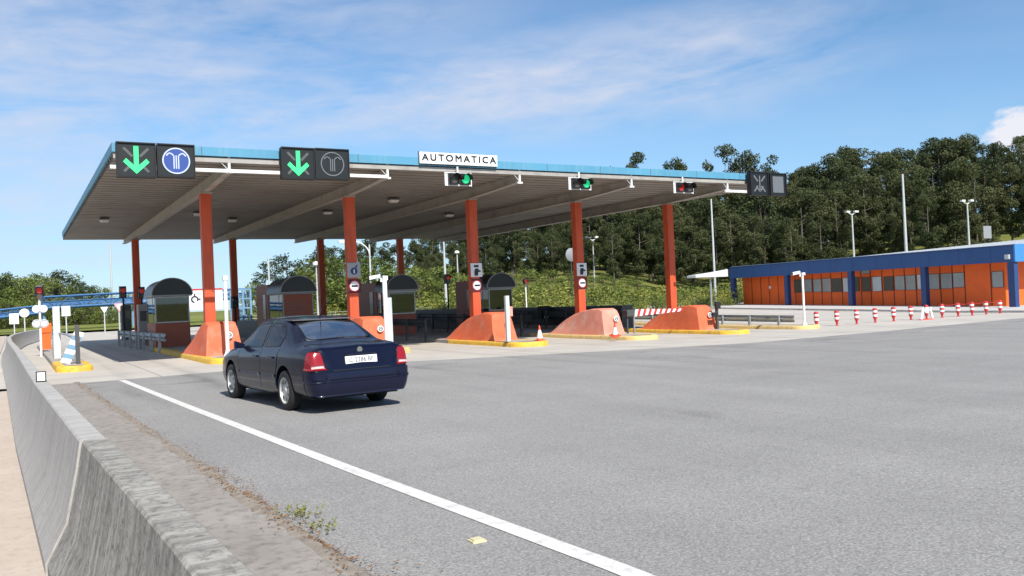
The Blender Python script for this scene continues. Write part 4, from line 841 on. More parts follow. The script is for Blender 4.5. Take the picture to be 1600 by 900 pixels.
# ------------------------------------------------------------------ far left: footbridge, road signs, light poles
t = thing('footbridge', 'long blue lattice footbridge in front of the left trees', 'footbridge', (0, 100, 0)); YB_ = 100
pl = [(-120, 512), (0, 499), (66, 488), (70, 478), (240, 467), (420, 462)]
def bridge_seg(p, q, m, hpx):
    a, c = on(*p, Y=YB_), on(*q, Y=YB_); a, c = Vector(a), Vector(c); h = hpx; n = max(2, int((c-a).length/1.2)); zz = Vector((0, 0, 1))
    b = MB(); 
    for dy in (0, 1.8):
        o = Vector((0, dy, 0)); b.tube([a+o, c+o], .16, 4); b.tube([a+o+zz*h, c+o+zz*h], .11, 4); b.tube([a+o+zz*h*.55, c+o+zz*h*.55], .05, 4)
    b.hexa([a+Vector((0, .05, h*.2)), c+Vector((0, .05, h*.2)), c+Vector((0, .08, h*.2)), a+Vector((0, .08, h*.2)), a+Vector((0, .05, h*.5)), c+Vector((0, .05, h*.5)), c+Vector((0, .08, h*.5)), a+Vector((0, .08, h*.5))]); b.build('girder', m, t); b = MB()
    for k in range(n+1):
        u = a.lerp(c, k/n); b.tube([u, u+zz*h], .05, 4)
        if k < n: w = a.lerp(c, (k+1)/n); b.tube([u, w+zz*h] if k % 2 else [u+zz*h, w], .045, 4)
    b.build('lattice', 'bridge_blue', t); b = MB(); b.hexa([a+Vector((0, .1, -.1)), c+Vector((0, .1, -.1)), c+Vector((0, 1.7, -.1)), a+Vector((0, 1.7, -.1)), a+Vector((0, .1, .05)), c+Vector((0, .1, .05)), c+Vector((0, 1.7, .05)), a+Vector((0, 1.7, .05))]); b.build('deck', 'bridge_blue_pale', t)
bridge_seg((-160, 514), (66, 489), 'bridge_blue', .75); bridge_seg((66, 482), (235, 472), 'bridge_blue', 1.15); bridge_seg((235, 472), (425, 463), 'bridge_blue', 1.0)
for px in (66, 210, 378):
    a = on(px, 480, Y=YB_+.9); b = MB(); b.tube([(a[0], a[1], 0), (a[0], a[1], on(px, 478, Y=YB_)[2])], .3, 8); b.build('pier', 'bridge_blue_pale', t)
# blue stair tower seen through the second lane
Y = 60; xa = ratio(368)*Y; xb = ratio(392)*Y; t = thing('stair_tower', 'blue steel stair frame beyond the first toll lane', 'stair tower', (xa, Y, 0)); b = MB(); zt = on(380, 452, Y=Y)[2]
for x in (xa, (xa+xb)/2, xb): b.box(x-.06, x+.06, Y-.06, Y+.06, 0, zt); b.box(x-.06, x+.06, Y+1.4, Y+1.5, 0, zt)
for z in np.linspace(.4, zt, 5): b.box(xa, xb, Y-.03, Y+.03, z-.05, z+.05)
b.build('frame', 'bridge_blue_pale', t); b = MB()
for k in range(8): b.box(xa+(xb-xa)*k/8, xa+(xb-xa)*(k+1)/8, Y, Y+1.4, zt*k/8, zt*k/8+.05)
b.build('stairs', 'bridge_blue', t)
def rsign(px, py, Y, kind, w, label):
    c = on(px, py, Y=Y); x, z = c[0], c[2]; g = terr(x, Y)
    t = thing('road_sign', label, 'road sign', (x, Y, g), 'road signs beyond the toll lanes')
    b = MB(); b.tube([(x, Y+.05, min(g, z-.5)), (x, Y+.05, z)], .05, 6); b.build('post', 'galv_light', t)
    b = MB()
    if kind == 'round': disc(b, x, z, w, Y, 24, .03); b.build('plate', 'sign_white', t)
    elif kind == 'rect': b.box(x-w, x+w, Y-.03, Y, z-w*1.3, z+w*1.3); b.build('plate', 'sign_white', t)
    elif kind in ('yield', 'yieldw'):
        P = [(x-w, z+w*.8), (x+w, z+w*.8), (x, z-w)]; b.plate(P, Y-.03, Y); b.build('plate', 'sign_white' if kind == 'yieldw' else 'sign_pink', t)
        if kind == 'yield': b = MB(); b.plate([(x-w*.5, z+w*.5), (x+w*.5, z+w*.5), (x, z-w*.5)], Y-.04, Y-.031); b.build('centre', 'sign_white', t)
    elif kind == 'board':
        b.box(x-w, x+w, Y-.04, Y, z-w*.62, z+w*.62); b.build('plate', 'sign_white', t)
        b = MB(); y = Y-.041; n = 20; P = []
        for rr in (.13*w, .22*w):
            P.append([(x-.62*w+rr*cos(q), y-.01, z-.02+rr*sin(q)) for q in np.linspace(-.6, 4.6, 18)])
        b.grid(P); bar(b, x-.40*w, z, x-.28*w, z, .08*w, y-.012); bar(b, x-.62*w, z+.2*w, x-.62*w, z+.34*w, .07*w, y-.012); b.build('roundabout_symbol', 'black', t)
        b = MB(); b.box(x-w, x+w, Y-.046, Y-.0415, z+w*.52, z+w*.62); b.build('red_edge', 'red', t)
rsign(38, 489, 80, 'round', .35, 'round white sign seen from behind at far left'); rsign(103, 486, 75, 'rect', .3, 'small white rectangular sign left of the tall mast'); rsign(163, 484, 85, 'yieldw', .32, 'small pale triangular yield sign left of the tall mast')
rsign(186, 480, 62, 'yield', .32, 'pinkish yield sign right of the tall mast'); rsign(321, 467, 70, 'board', 1.3, 'large white roundabout board behind the leftmost booth')
rsign(22, 498, 85, 'rect', .35, 'low pale sign plate at the foot of the footbridge')
def lpole(px, ytop, Y, label, heads=None, r=.09, m='galv_light', py0=None, D=None):
    c = on(px, ytop, Y=Y) if D is None else on(px, ytop, D=D); x, z = c[0], c[2]; Y = c[1]; g = terr(x, Y)-.1
    t = thing('light_pole', label, 'light pole', (x, Y, g), 'light poles around the plaza'); b = MB(); b.tube([(x, Y, g), (x, Y, z)], [r*1.3, r*.7], 8); b.build('pole', m, t, smooth=True)
    if heads == 'double':
        for s in (-1, 1):
            b = MB(); k = 1.0; b.tube([(x, Y, z-.15), (x+s*.5*k, Y-s*.2, z+.15)], .05, 6); b.box(x+s*.5-.3, x+s*.5+.3, Y-s*.2-.15, Y-s*.2+.15, z+.15, z+.36); b.build('lamp_head', 'white_clean', t)
    if heads == 'arc':
        b = MB(); P = [(x-1.6*(1-cos(q)), Y, z-.9+1.2*sin(q)) for q in np.linspace(0, pi*.6, 9)]; b.tube(P, .06, 6); e = P[-1]; b.box(e[0]-.6, e[0]+.05, Y-.15, Y+.15, e[2]-.08, e[2]+.1); b.build('lamp_head', 'white_clean', t)
    if heads == 'one': b = MB(); b.lathe([(.05, 0), (.25, .1), (.25, .25), (.1, .35)], (x, Y, z), 10); b.build('lamp_head', 'white_clean', t)
lpole(172, 380, 130, 'very tall pale mast left of the canopy', r=.13)
lpole(419, 399, 75, 'plain pale pole behind the scribbled booth', r=.09); lpole(494, 416, 62, 'pale lamp pole just left of the third rear column', 'one', r=.06); lpole(577, 382, 68, 'curved arm lamp pole right of the second orange column', 'arc', r=.09)
lpole(693, 372, 64, 'tall pale pole left of the third orange column', r=.10); lpole(714, 397, 78, 'pale lamp pole near the third orange column', 'one', r=.08); lpole(926, 374, 85, 'thin double headed lamp pole right of the fourth orange column', 'double', r=.08)
lpole(1111, 311, 60, 'tall pale pole left of the orange building', r=.10); lpole(1138, 354, 88, 'double headed lamp pole behind the blue roof end', 'double', r=.10); lpole(1331, 334, 0, 'double headed lamp pole in front of the forest above the middle of the roof', 'double', r=.12, D=104)
lpole(1410, 272, 0, 'tallest plain pole rising above the blue roof', r=.16, D=98); lpole(1511, 317, 0, 'double headed lamp pole at right in front of the forest', 'double', r=.12, D=100)
c = on(1543, 362, D=96); x, y, z = c; t = thing('billboard', 'grey back of a board standing on the slope above the roof', 'billboard', (x, y, terr(x, y))); b = MB(); b.box(x-.75, x+.75, y, y+.06, z-.75, z+.65); b.build('panel', 'sign_grey', t)
for s in (-.5, .5): b = MB(); b.box(x+s-.05, x+s+.05, y+.061, y+.15, terr(x, y)-.3, z+.3); b.build('leg', 'steel_dark', t)
c = on(893, 398, Y=58); x, y, z = c; t = thing('dish', 'pale round disc half hidden by the fourth orange column', 'disc', (x, y, gz(x, y))); b = MB(); b.lathe([(.02, .0), (.35, .03), (.55, .12), (.56, .14)], (x, y-.1, z), 24, 'y'); b.build('bowl', 'dish_grey', t, smooth=True); b = MB(); b.tube([(x, y+.1, gz(x, y)), (x, y+.1, z)], .04, 8); b.build('pole', 'steel_dark', t); b = MB(); b.tube([(x, y, z), (x+.35, y-.35, z)], .04, 6); b.build('feed_arm', 'steel_dark', t)

# fence beyond the lanes
t = thing('mesh_fence', 'low grey post and wire fence in front of the green bushes', 'fence', (16, 60, 0)); b = MB()
fx = np.arange(13, 56, 2.5); F = [(x, 61.2 if x > 31 else 61.2, ) for x in fx]
for x, y in F: b = MB(); b.box(x-.03, x+.03, y-.03, y+.03, terr(x, y)-.1, terr(x, y)+1.15); b.build('post', 'galv', t)
b = MB()
for k in range(len(F)-1):
    for h in (.15, .4, .65, .9, 1.1):
        (x, y), (x2, y2) = F[k], F[k+1]; b.tube([(x, y-.035, terr(x, y)+h), (x2, y2-.035, terr(x2, y2)+h)], .009, 3)
b.build('wires', 'galv', t)
# kerb wall at the back of the apron
b = MB(); b.grid([[(x, y, terr(x, y)+z) for y, z in ((59.3, 0), (59.3, .35), (59.6, .35), (59.6, 0))] for x in np.arange(22, 54, 2)]); tag(b.build('back_kerb', 'pavement', org=(22, 59.3, 0)), 'low pale concrete kerb wall along the bushes behind the lanes', 'low wall')

exec_marker = 'CAR'
# ------------------------------------------------------------------ car
def catmull(xs, ys, q):
    xs = np.array(xs, float); ys = np.array(ys, float); m_ = np.gradient(ys, xs)
    # monotone-ish limiter
    d = np.diff(ys)/np.diff(xs)
    for i in range(len(m_)):
        lo = d[max(i-1, 0)]; hi = d[min(i, len(d)-1)]
        if lo*hi <= 0: m_[i] = 0
        else: m_[i] = np.sign(lo)*min(abs(m_[i]), 2.5*min(abs(lo), abs(hi)))
    i = np.clip(np.searchsorted(xs, q)-1, 0, len(xs)-2); h = xs[i+1]-xs[i]; t = (q-xs[i])/h
    return (2*t**3-3*t**2+1)*ys[i]+(t**3-2*t**2+t)*h*m_[i]+(-2*t**3+3*t**2)*ys[i+1]+(t**3-t**2)*h*m_[i+1]
ST = [ # y, zbottom, zbelt, ztop, halfwidth, top halfwidth, shoulder drop
 (-2.345, .42, .52, .54, .60, .30), (-2.335, .34, .60, .63, .72, .45), (-2.29, .27, .72, .77, .795, .55), (-2.25, .25, .86, .915, .815, .60), (-2.20, .245, .925, .985, .83, .63), (-2.0, .24, .945, 1.02, .85, .64),
 (-1.70, .23, .955, 1.04, .862, .63), (-1.56, .23, .955, 1.075, .867, .61), (-1.25, .23, .955, 1.225, .87, .58), (-.95, .22, .95, 1.355, .87, .555), (-.72, .22, .945, 1.415, .87, .55), (-.3, .20, .94, 1.455, .87, .55), (.1, .20, .93, 1.46, .87, .55), (.45, .20, .92, 1.42, .87, .56),
 (.80, .20, .91, 1.25, .87, .58), (1.15, .20, .90, 1.065, .868, .62), (1.35, .20, .885, .98, .865, .66), (1.7, .20, .84, .925, .855, .66), (2.0, .21, .77, .85, .83, .62), (2.2, .23, .68, .75, .78, .55), (2.30, .28, .60, .65, .70, .48), (2.345, .38, .50, .53, .58, .35)]
ys_ = np.concatenate([np.linspace(-2.345, -2.15, 12), np.linspace(-2.1, 2.15, 75), np.linspace(2.2, 2.345, 8)])
C_ = [catmull([s[0] for s in ST], [s[k] for s in ST], ys_) for k in range(1, 6)]
rows = []
for i, y in enumerate(ys_):
    zb, zl, zt, w, wt = (c[i] for c in C_); gh = zt-zl   # greenhouse height
    k = min(max((gh-.09)/.3, 0), 1)
    pts = [(0, zb), (w*.80, zb), (w*.93, zb+.05), (w*.985, zb+.16), (w*1.0, (zb+zl)*.5+.0), (w*.99, zl-.14*(zl-zb)), (w*.965, zl-.035), (w*.925, zl+.012*k)]
    up = [(w*.925-(w*.925-wt)*.32, zl+(zt-zl)*(.40 if k > 0 else .4)), (w*.925-(w*.925-wt)*.70, zl+(zt-zl)*.75), (wt*.98, zl+(zt-zl)*.91), (wt*.74, zt-.025*k-.012*(1-k)), (wt*.4, zt-.007), (0, zt)]
    pts += up; xs = np.array([p[0] for p in pts]); zs = np.array([p[1] for p in pts]); u = np.arange(len(pts)); q = np.linspace(0, len(pts)-1, 44)
    X = catmull(u, xs, q); Z = catmull(u, zs, q)
    rows.append([(x, y, z) for x, z in zip(X, Z)]+[(-x, y, z) for x, z in zip(X[-2:0:-1], Z[-2:0:-1])])
mb = MB(); rows = [r+[r[0]] for r in rows]; mb.grid(rows); k = len(rows[0]); e = (len(rows)-1)*k; mb.f += [tuple(range(k-1)), tuple(e+j for j in range(k-2, -1, -1))]; mb.m += [0, 0]
body = mb.build('body', 'paint_navy')
bm = bmesh.new(); bm.from_mesh(body.data); bmesh.ops.remove_doubles(bm, verts=bm.verts, dist=1e-4); bmesh.ops.recalc_face_normals(bm, faces=bm.faces)
bvh = BVHTree.FromBMesh(bm); bm.to_mesh(body.data); bm.free()
WR, YR, YFa = .315, -1.235, 1.465
cut = MB()
for y in (YR, YFa):
    for s in (-1, 1): cut.lathe([(.375, s*.50), (.375, s*1.2)], (0, y, .33), 40, 'x')
cut = cut.build('cut', 'trim'); md = body.modifiers.new('b', 'BOOLEAN'); md.operation = 'DIFFERENCE'; md.object = cut; md.solver = 'EXACT'
dg = bpy.context.evaluated_depsgraph_get(); dg.update(); me = bpy.data.meshes.new_from_object(body.evaluated_get(dg)); body.modifiers.clear(); body.data = me; bpy.data.objects.remove(cut)
CAR = bpy.data.objects.new('car', None); COL.objects.link(CAR); CAR['_o'] = (0, 0, 0); tag(CAR, 'dark navy blue saloon car seen from behind, driving to the toll lanes', 'car')
body.parent = CAR
def cast(o, d):
    h = bvh.ray_cast(Vector(o), Vector(d), 10); return (h[0], h[1]) if h[0] is not None else (None, None)
def side(y, z, s): return cast((s*2.5, y, z), (-s, 0, 0))
def topd(x, y): return cast((x, y, 3), (0, 0, -1))
def radial(phi, z, s=1):   # around the tail
    cx, cy = .30*s, -1.85; a = phi; d = Vector((sin(a)*s, -cos(a), 0)); 
    return cast(Vector((cx, cy, z))+d*2, -d)
def coons(c4, n, m_):   # bilinear
    a, b, c, d = [np.array(p, float) for p in c4]
    return [[tuple((a*(1-u)+b*u)*(1-v)+(d*(1-u)+c*u)*v) for u in np.linspace(0, 1, n)] for v in np.linspace(0, 1, m_)]
def patch(fn, uv, off, name, m, parent, skirt=True, smooth=True):
    g = []; lo = []
    for row in uv:
        r1, r2 = [], []
        for p in row:
            h, nn = fn(*p)
            if h is None: h, nn = (Vector(g[-1][len(r1)]) if g else Vector((0, 0, 0))), Vector((0, 0, 1))
            r1.append(tuple(h+nn*off)); r2.append(tuple(h-nn*.004))
        g.append(r1); lo.append(r2)
    mb = MB(); mb.grid(g)
    if skirt:
        n, k = len(g), len(g[0]); loop = [(0, j) for j in range(k)]+[(i, k-1) for i in range(1, n)]+[(n-1, j) for j in range(k-2, -1, -1)]+[(i, 0) for i in range(n-2, -1, -1)]
        mb.grid([[g[i][j] for i, j in loop], [lo[i][j] for i, j in loop]])
    o = mb.build(name, m, parent, smooth=smooth, angle=40, fix=False)
    b_ = bmesh.new(); b_.from_mesh(o.data); bmesh.ops.remove_doubles(b_, verts=b_.verts, dist=1e-5); b_.to_mesh(o.data); b_.free(); return o
def resample(poly, n):
    P = [Vector((*p, 0)) for p in poly]; P.append(P[0]); L_ = [0]
    for a, b in zip(P[:-1], P[1:]): L_.append(L_[-1]+(b-a).length)
    out = []
    for k in range(n):
        s = L_[-1]*k/n; i = max(j for j in range(len(P)-1) if L_[j] <= s+1e-9); t_ = (s-L_[i])/(L_[i+1]-L_[i]); q = P[i].lerp(P[i+1], t_); out.append((q.x, q.y))
    return out
def inset(poly, d):
    c = np.mean(np.array(poly), axis=0); out = []
    n = len(poly)
    for i in range(n):
        p, a, b = np.array(poly[i]), np.array(poly[i-1]), np.array(poly[(i+1) % n]); e1 = (p-a)/np.linalg.norm(p-a); e2 = (b-p)/np.linalg.norm(b-p)
        n1 = np.array([-e1[1], e1[0]]); n2 = np.array([-e2[1], e2[0]]); 
        if np.dot(n1, c-p) < 0: n1 = -n1
        if np.dot(n2, c-p) < 0: n2 = -n2
        v_ = n1+n2; v_ = v_/max(np.dot(v_, n1), .35)
        out.append(tuple(p+v_*d))
    return out
def inpoly(p, poly):
    x, y = p; r = False
    for i in range(len(poly)):
        (x1, y1), (x2, y2) = poly[i-1], poly[i]
        if (y1 > y) != (y2 > y) and x < (x2-x1)*(y-y1)/(y2-y1)+x1: r = not r
    return r
kill = []
def window(fn, poly, name, corner=.05, seal=.022):
    # polygon with four corners; glass is a quad patch, rim ring on top
    def rnd(P, r):
        out = []
        n = len(P)
        for i in range(n):
            p, a, b = np.array(P[i]), np.array(P[i-1]), np.array(P[(i+1) % n]); ra = min(r, np.linalg.norm(a-p)*.4); rb = min(r, np.linalg.norm(b-p)*.4)
            A = p+(a-p)/np.linalg.norm(a-p)*ra; B_ = p+(b-p)/np.linalg.norm(b-p)*rb
            for t_ in (0, .33, .67, 1): out.append(tuple(A*(1-t_)**2+2*p*t_*(1-t_)+B_*t_**2))
        return out
    outer = resample(rnd(poly, corner), 72); inner = resample(rnd(inset(poly, seal), corner), 72)
    # align start of inner to outer
    k = min(range(72), key=lambda j: math.dist(inner[j], outer[0])); inner = inner[k:]+inner[:k]
    rows = []
    for P_, off in ((outer, .0015), (outer, .006), (inner, .006), (inner, .001)):
        rows.append([tuple(h+nn*off) for h, nn in (fn(*p) for p in P_+[P_[0]])])
    mb = MB(); mb.grid(rows); w = mb.build(name, 'trim', CAR, fix=False)
    c = np.mean(np.array(inner), axis=0); rings = []
    for t_ in (1.0, .8, .6, .4, .2, .02): rings.append([tuple(h+nn*.003) for h, nn in (fn(*(c+(np.array(p)-c)*t_)) for p in inner+[inner[0]])])
    mb = MB(); mb.grid(rings); mb.build('glass', 'car_glass', w, smooth=True, fix=False)
    return inset(poly, seal*.35)
SW = {}
for s in (-1, 1):
    fn = lambda y, z, s=s: side(y, z, s)
    P1 = window(fn, [(.98, .935), (.44, 1.335), (-.15, 1.375), (-.12, .96)], 'front_window')
    P2 = window(fn, [(-.20, .965), (-.23, 1.375), (-.72, 1.345), (-.98, 1.18), (-.93, .985)], 'rear_door_window')
    P3 = None
    SW[s] = [P1, P2]
PR = window(lambda x, y: topd(x, y), [(-.56, -1.52), (.56, -1.52), (.50, -.83), (-.50, -.83)], 'rear_window', corner=.1)
PF = window(lambda x, y: topd(x, y), [(-.64, 1.18), (.64, 1.18), (.50, .50), (-.50, .50)], 'windscreen', corner=.08)
bm = bmesh.new(); bm.from_mesh(body.data); dead = []
for f in bm.faces:
    c = f.calc_center_median()
    if c.z > .92:
        if any(inpoly((c.y, c.z), P_) for P_ in SW[-1]) and abs(c.x) > .45 : dead.append(f); continue
        if (inpoly((c.x, c.y), PR) or inpoly((c.x, c.y), PF)) and f.normal.z > .1: dead.append(f)
bmesh.ops.delete(bm, geom=dead, context='FACES'); bm.to_mesh(body.data); bm.free(); body.data.shade_smooth(); body.data.set_sharp_from_angle(angle=radians(32))
# interior
b = MB(); b.box(-.70, .70, -1.45, 1.3, .30, .52); b.box(-.68, .68, 1.0, 1.25, .5, .93); b.hexa([(-.66, -1.58, .93), (.66, -1.58, .93), (.6, -1.15, .93), (-.6, -1.15, .93), (-.66, -1.58, .97), (.66, -1.58, .97), (.6, -1.15, .965), (-.6, -1.15, .965)]); b.box(-.55, .55, -.9, .4, 1.385, 1.40); b.build('cabin_trim', 'cabin', CAR)
for sx in (-.36, .36):
    b = MB(); b.hexa([(sx-.24, -.05, .5), (sx+.24, -.05, .5), (sx+.24, .1, .5), (sx-.24, .1, .5), (sx-.21, -.28, 1.08), (sx+.21, -.28, 1.08), (sx+.21, -.18, 1.08), (sx-.21, -.18, 1.08)]); s_ = b.build('front_seat', 'cabin', CAR, bevel=.03)
    b = MB(); b.box(sx-.12, sx+.12, -.31, -.22, 1.10, 1.27); b.build('headrest', 'cabin_light', s_, bevel=.03)
    b = MB(); b.box(sx-.11, sx+.11, -1.18, -1.10, 1.0, 1.14); b.build('rear_headrest', 'cabin_light', CAR, bevel=.03)
b = MB(); b.box(-.62, .62, -1.14, -1.0, .5, 1.0); b.build('rear_seat', 'cabin', CAR, bevel=.03)
b = MB(); b.lathe([(.001, -.01), (.085, 0), (.10, .05), (.09, .10), (.001, .13)], (-.36, -.05, 1.18), 12, 'y'); 
# wheels
for y in (YR, YFa):
    for s in (-1, 1):
        x = s*.765; b = MB(); h = .10
        b.lathe([(.20, -h), (.27, -h), (.302, -h*.92), (WR, -h*.7), (WR, h*.7), (.302, h*.92), (.27, h), (.20, h), (.20, -h)], (x, y, WR-.006), 36, 'x', False); w = b.build('wheel', 'tyre', CAR, smooth=True, angle=50)
        b = MB(); b.lathe([(.208, .045*s), (.208, .101*s), (.196, .099*s), (.19, .06*s), (.06, .075*s), (.055, .09*s), (.001, .092*s)], (x, y, WR-.006), 36, 'x', False); rm = b.build('rim', 'rim', w, smooth=True, angle=40)
        b = MB()
        for k in range(7):
            a = 2*pi*k/7; u = Vector((0, cos(a), sin(a))); v = Vector((0, -sin(a), cos(a))); c0 = Vector((x+s*.0745, y, WR-.006)); b.add([c0+u*.11-v*.012+Vector((s*.010, 0, 0)), c0+u*.11+v*.012+Vector((s*.010, 0, 0)), c0+u*.170+v*.024+Vector((s*.004, 0, 0)), c0+u*.170-v*.024+Vector((s*.004, 0, 0))], [(0, 1, 2, 3)])
        b.build('rim_slots', 'trim', rm, fix=False)
b = MB(); b.box(-.72, .72, -2.1, 2.1, .21, .23); b.box(-.50, .50, -1.9, 1.9, .23, .30); b.build('underbody', 'underside', CAR)
# bumper, lights, plate, strips, doors, handles, mirror
uv = [[(phi, z) for phi in np.linspace(-radians(78), radians(78), 61)] for z in (.28, .31, .36, .42, .48, .54, .585, .60)]
def rad2(phi, z):
    # full sweep of the tail: interpolate centre between the two corner centres
    t_ = phi/radians(78); cx = .30*np.sign(t_)*min(abs(t_)*2.2, 1); a = phi if abs(t_) > .45 else phi*(abs(t_)/.45)**1.2
    d = Vector((sin(a), -cos(a), 0)); return cast(Vector((cx+ (0 if abs(t_) > .45 else t_/.45*.0), -1.85, z))+d*2, -d)
def rear(u, z):
    # u in -1..1 ; |u|<.7 straight cast from behind, beyond: corner fan
    s = 1 if u >= 0 else -1
    if abs(u) <= .62: return cast((u/.62*.50, -4, z), (0, 1, 0))
    a = (abs(u)-.62)/.38*radians(86); d = Vector((sin(a)*s, -cos(a), 0)); return cast(Vector((.50*s, -2.0, z))+d*2, -d)
uv = [[(u, z) for u in np.linspace(-.985, .985, 71)] for z in (.275, .31, .37, .45, .53, .585, .612, .618)]
patch(rear, uv, .022, 'rear_bumper', 'bumper_navy', CAR)
uv = [[(u, z) for u in np.linspace(-.97, .97, 71)] for z in (.47, .49, .51)]; patch(rear, uv, .030, 'bumper_strip', 'bumper_navy', CAR)
for s in (-1, 1):
    uv = [[(s*u, z) for u in np.linspace(.69+.015*k, .985-.012*k, 16)] for k, z in enumerate((.655, .69, .75, .82, .87, .905, .93))]; tl = patch(rear, uv, .010, 'tail_light', 'tail_red', CAR)
    uv = [[(s*u, z) for u in np.linspace(.72, .84, 8)] for z in (.68, .70, .73)]; patch(rear, uv, .0145, 'reverse_lens', 'sign_pink', tl)
    fn = lambda y, z, s=s: side(y, z, s)
    patch(fn, coons([(-.15, .30), (.98, .30), (.98, .93), (-.15, .95)], 16, 10), .004, 'front_door', 'paint_navy', CAR, skirt=False)
    patch(fn, coons([(-.83, .30), (-.165, .30), (-.165, .95), (-.98, .955)], 14, 10), .004, 'rear_door', 'paint_navy', CAR, skirt=False)
    for nm, y0, y1 in (('side_strip', -.84, -.17), ('side_strip', -.145, .95)): patch(fn, [[(y, z) for y in np.linspace(y0, y1, 10)] for z in (.50, .515, .54, .555)], .018, nm, 'bumper_navy', CAR)
    for y in (-.80, -.03): patch(fn, [[(q, z) for q in np.linspace(y, y+.17, 5)] for z in (.80, .812, .83)], .035, 'door_handle', 'bumper_navy', CAR)
    # seams
    mb = MB()
    for a, c in (((-.158, .30), (-.158, .95)), ((.985, .30), (.985, .93)), ((-.985, .955), (-.90, .60))):
        L0 = [side(a[0]+(c[0]-a[0])*k/8+dx, a[1]+(c[1]-a[1])*k/8, s) for dx in (-.006, .006) for k in range(9)]
        P_ = [tuple(h+nn*.0062) for h, nn in L0]; mb.grid([P_[:9], P_[9:]])
    mb.build('door_seams', 'trim', CAR, fix=False)
    h, nn = side(.82, .93, s); b = MB(); x = h.x; b.hexa([(x, .78, .93), (x+s*.20, .74, .93), (x+s*.19, .86, .93), (x, .86, .93), (x, .79, 1.0), (x+s*.20, .75, 1.07), (x+s*.19, .85, 1.06), (x, .85, .99)]); b.build('mirror', 'bumper_navy', CAR, bevel=.015)
# lid seam, plate, emblem, lid chrome strip
mb = MB()
for z in (.64,): L0 = [rear(u, z+dz) for dz in (-.006, .006) for u in np.linspace(-.60, .60, 21)]; P_ = [tuple(h+nn*.003) for h, nn in L0]; mb.grid([P_[:21], P_[21:]])
mb.build('lid_seam', 'trim', CAR, fix=False)
h, nn = rear(0, .78); 
pz, py = .775, -2.31; tilt = .13
b = MB(); b.hexa([(-.27, py-.0, pz-.06), (.27, py-.0, pz-.06), (.27, py+.02, pz-.06), (-.27, py+.02, pz-.06), (-.27, py+tilt*.12, pz+.06), (.27, py+tilt*.12, pz+.06), (.27, py+tilt*.12+.06, pz+.06), (-.27, py+tilt*.12+.06, pz+.06)]); pt = b.build('number_plate', 'white_clean', CAR)
q = text('C 2286 BF', 'black', pt, .098, (0, py+.0, pz-.004), rot=(pi/2-math.atan(tilt), 0, 0), ext=.001, sx=1.0); q.location = (0, py+.004, pz)
b = MB(); b.tube([(-.26, py+.012, pz+.085), (.26, py+.012, pz+.085)], .012, 6); b.build('lid_handle', 'bumper_navy', CAR)
h, nn = rear(0, .925); b = MB(); b.lathe([(.045, -.012), (.045, -.004), (.03, -.001)], (0, h.y, .925), 20, 'y'); b.build('badge', 'chrome', CAR, smooth=True)
b = MB(); h, nn = topd(0, -.75); b.tube([h-nn*.01, h+nn*.03+Vector((0, -.01, 0)), h+Vector((0, -.28, .33))], [.012, .01, .003], 6); b.build('aerial', 'trim', CAR)
CAR.location = (4.25, 14.42, 0); CAR.rotation_euler = (0, 0, radians(5.0)); CAR.scale = (.945, .98, .98)

# ------------------------------------------------------------------ vegetation
def leafcloud(clumps, n_per, size, rs):
    """clumps: list of (centre, radii, tint)"""
    V = []; T = []
    for c, r, tint in clumps:
        n = max(8, int(n_per*(r[0]*r[1]*r[2])**(2/3)))
        d = rs.normal(size=(n, 3)); d /= np.linalg.norm(d, axis=1)[:, None]; rad = rs.uniform(.35, 1.05, n)**.6
        P = np.array(c)+d*rad[:, None]*np.array(r); nn = rs.normal(size=(n, 3)); nn[:, 2] = nn[:, 2]*.9+.4; nn += d*.6; nn /= np.linalg.norm(nn, axis=1)[:, None]
        a = np.cross(nn, rs.normal(size=(n, 3))); a /= np.linalg.norm(a, axis=1)[:, None]; b = np.cross(nn, a); s = size*rs.uniform(.55, 1.35, n)[:, None]
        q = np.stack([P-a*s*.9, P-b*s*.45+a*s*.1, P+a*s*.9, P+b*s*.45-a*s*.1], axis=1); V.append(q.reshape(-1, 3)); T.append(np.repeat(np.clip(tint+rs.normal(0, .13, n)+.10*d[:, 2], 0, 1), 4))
    V = np.concatenate(V); T = np.concatenate(T); me = bpy.data.meshes.new('crown'); n = len(V)//4
    me.vertices.add(len(V)); me.vertices.foreach_set('co', V.astype(np.float32).ravel()); me.loops.add(len(V)); me.loops.foreach_set('vertex_index', np.arange(len(V), dtype=np.int32))
    me.polygons.add(n); me.polygons.foreach_set('loop_start', np.arange(0, 4*n, 4, dtype=np.int32)); me.update(calc_edges=True)
    at = me.attributes.new('tint', 'FLOAT', 'POINT'); at.data.foreach_set('value', T.astype(np.float32)); me.validate(); return me
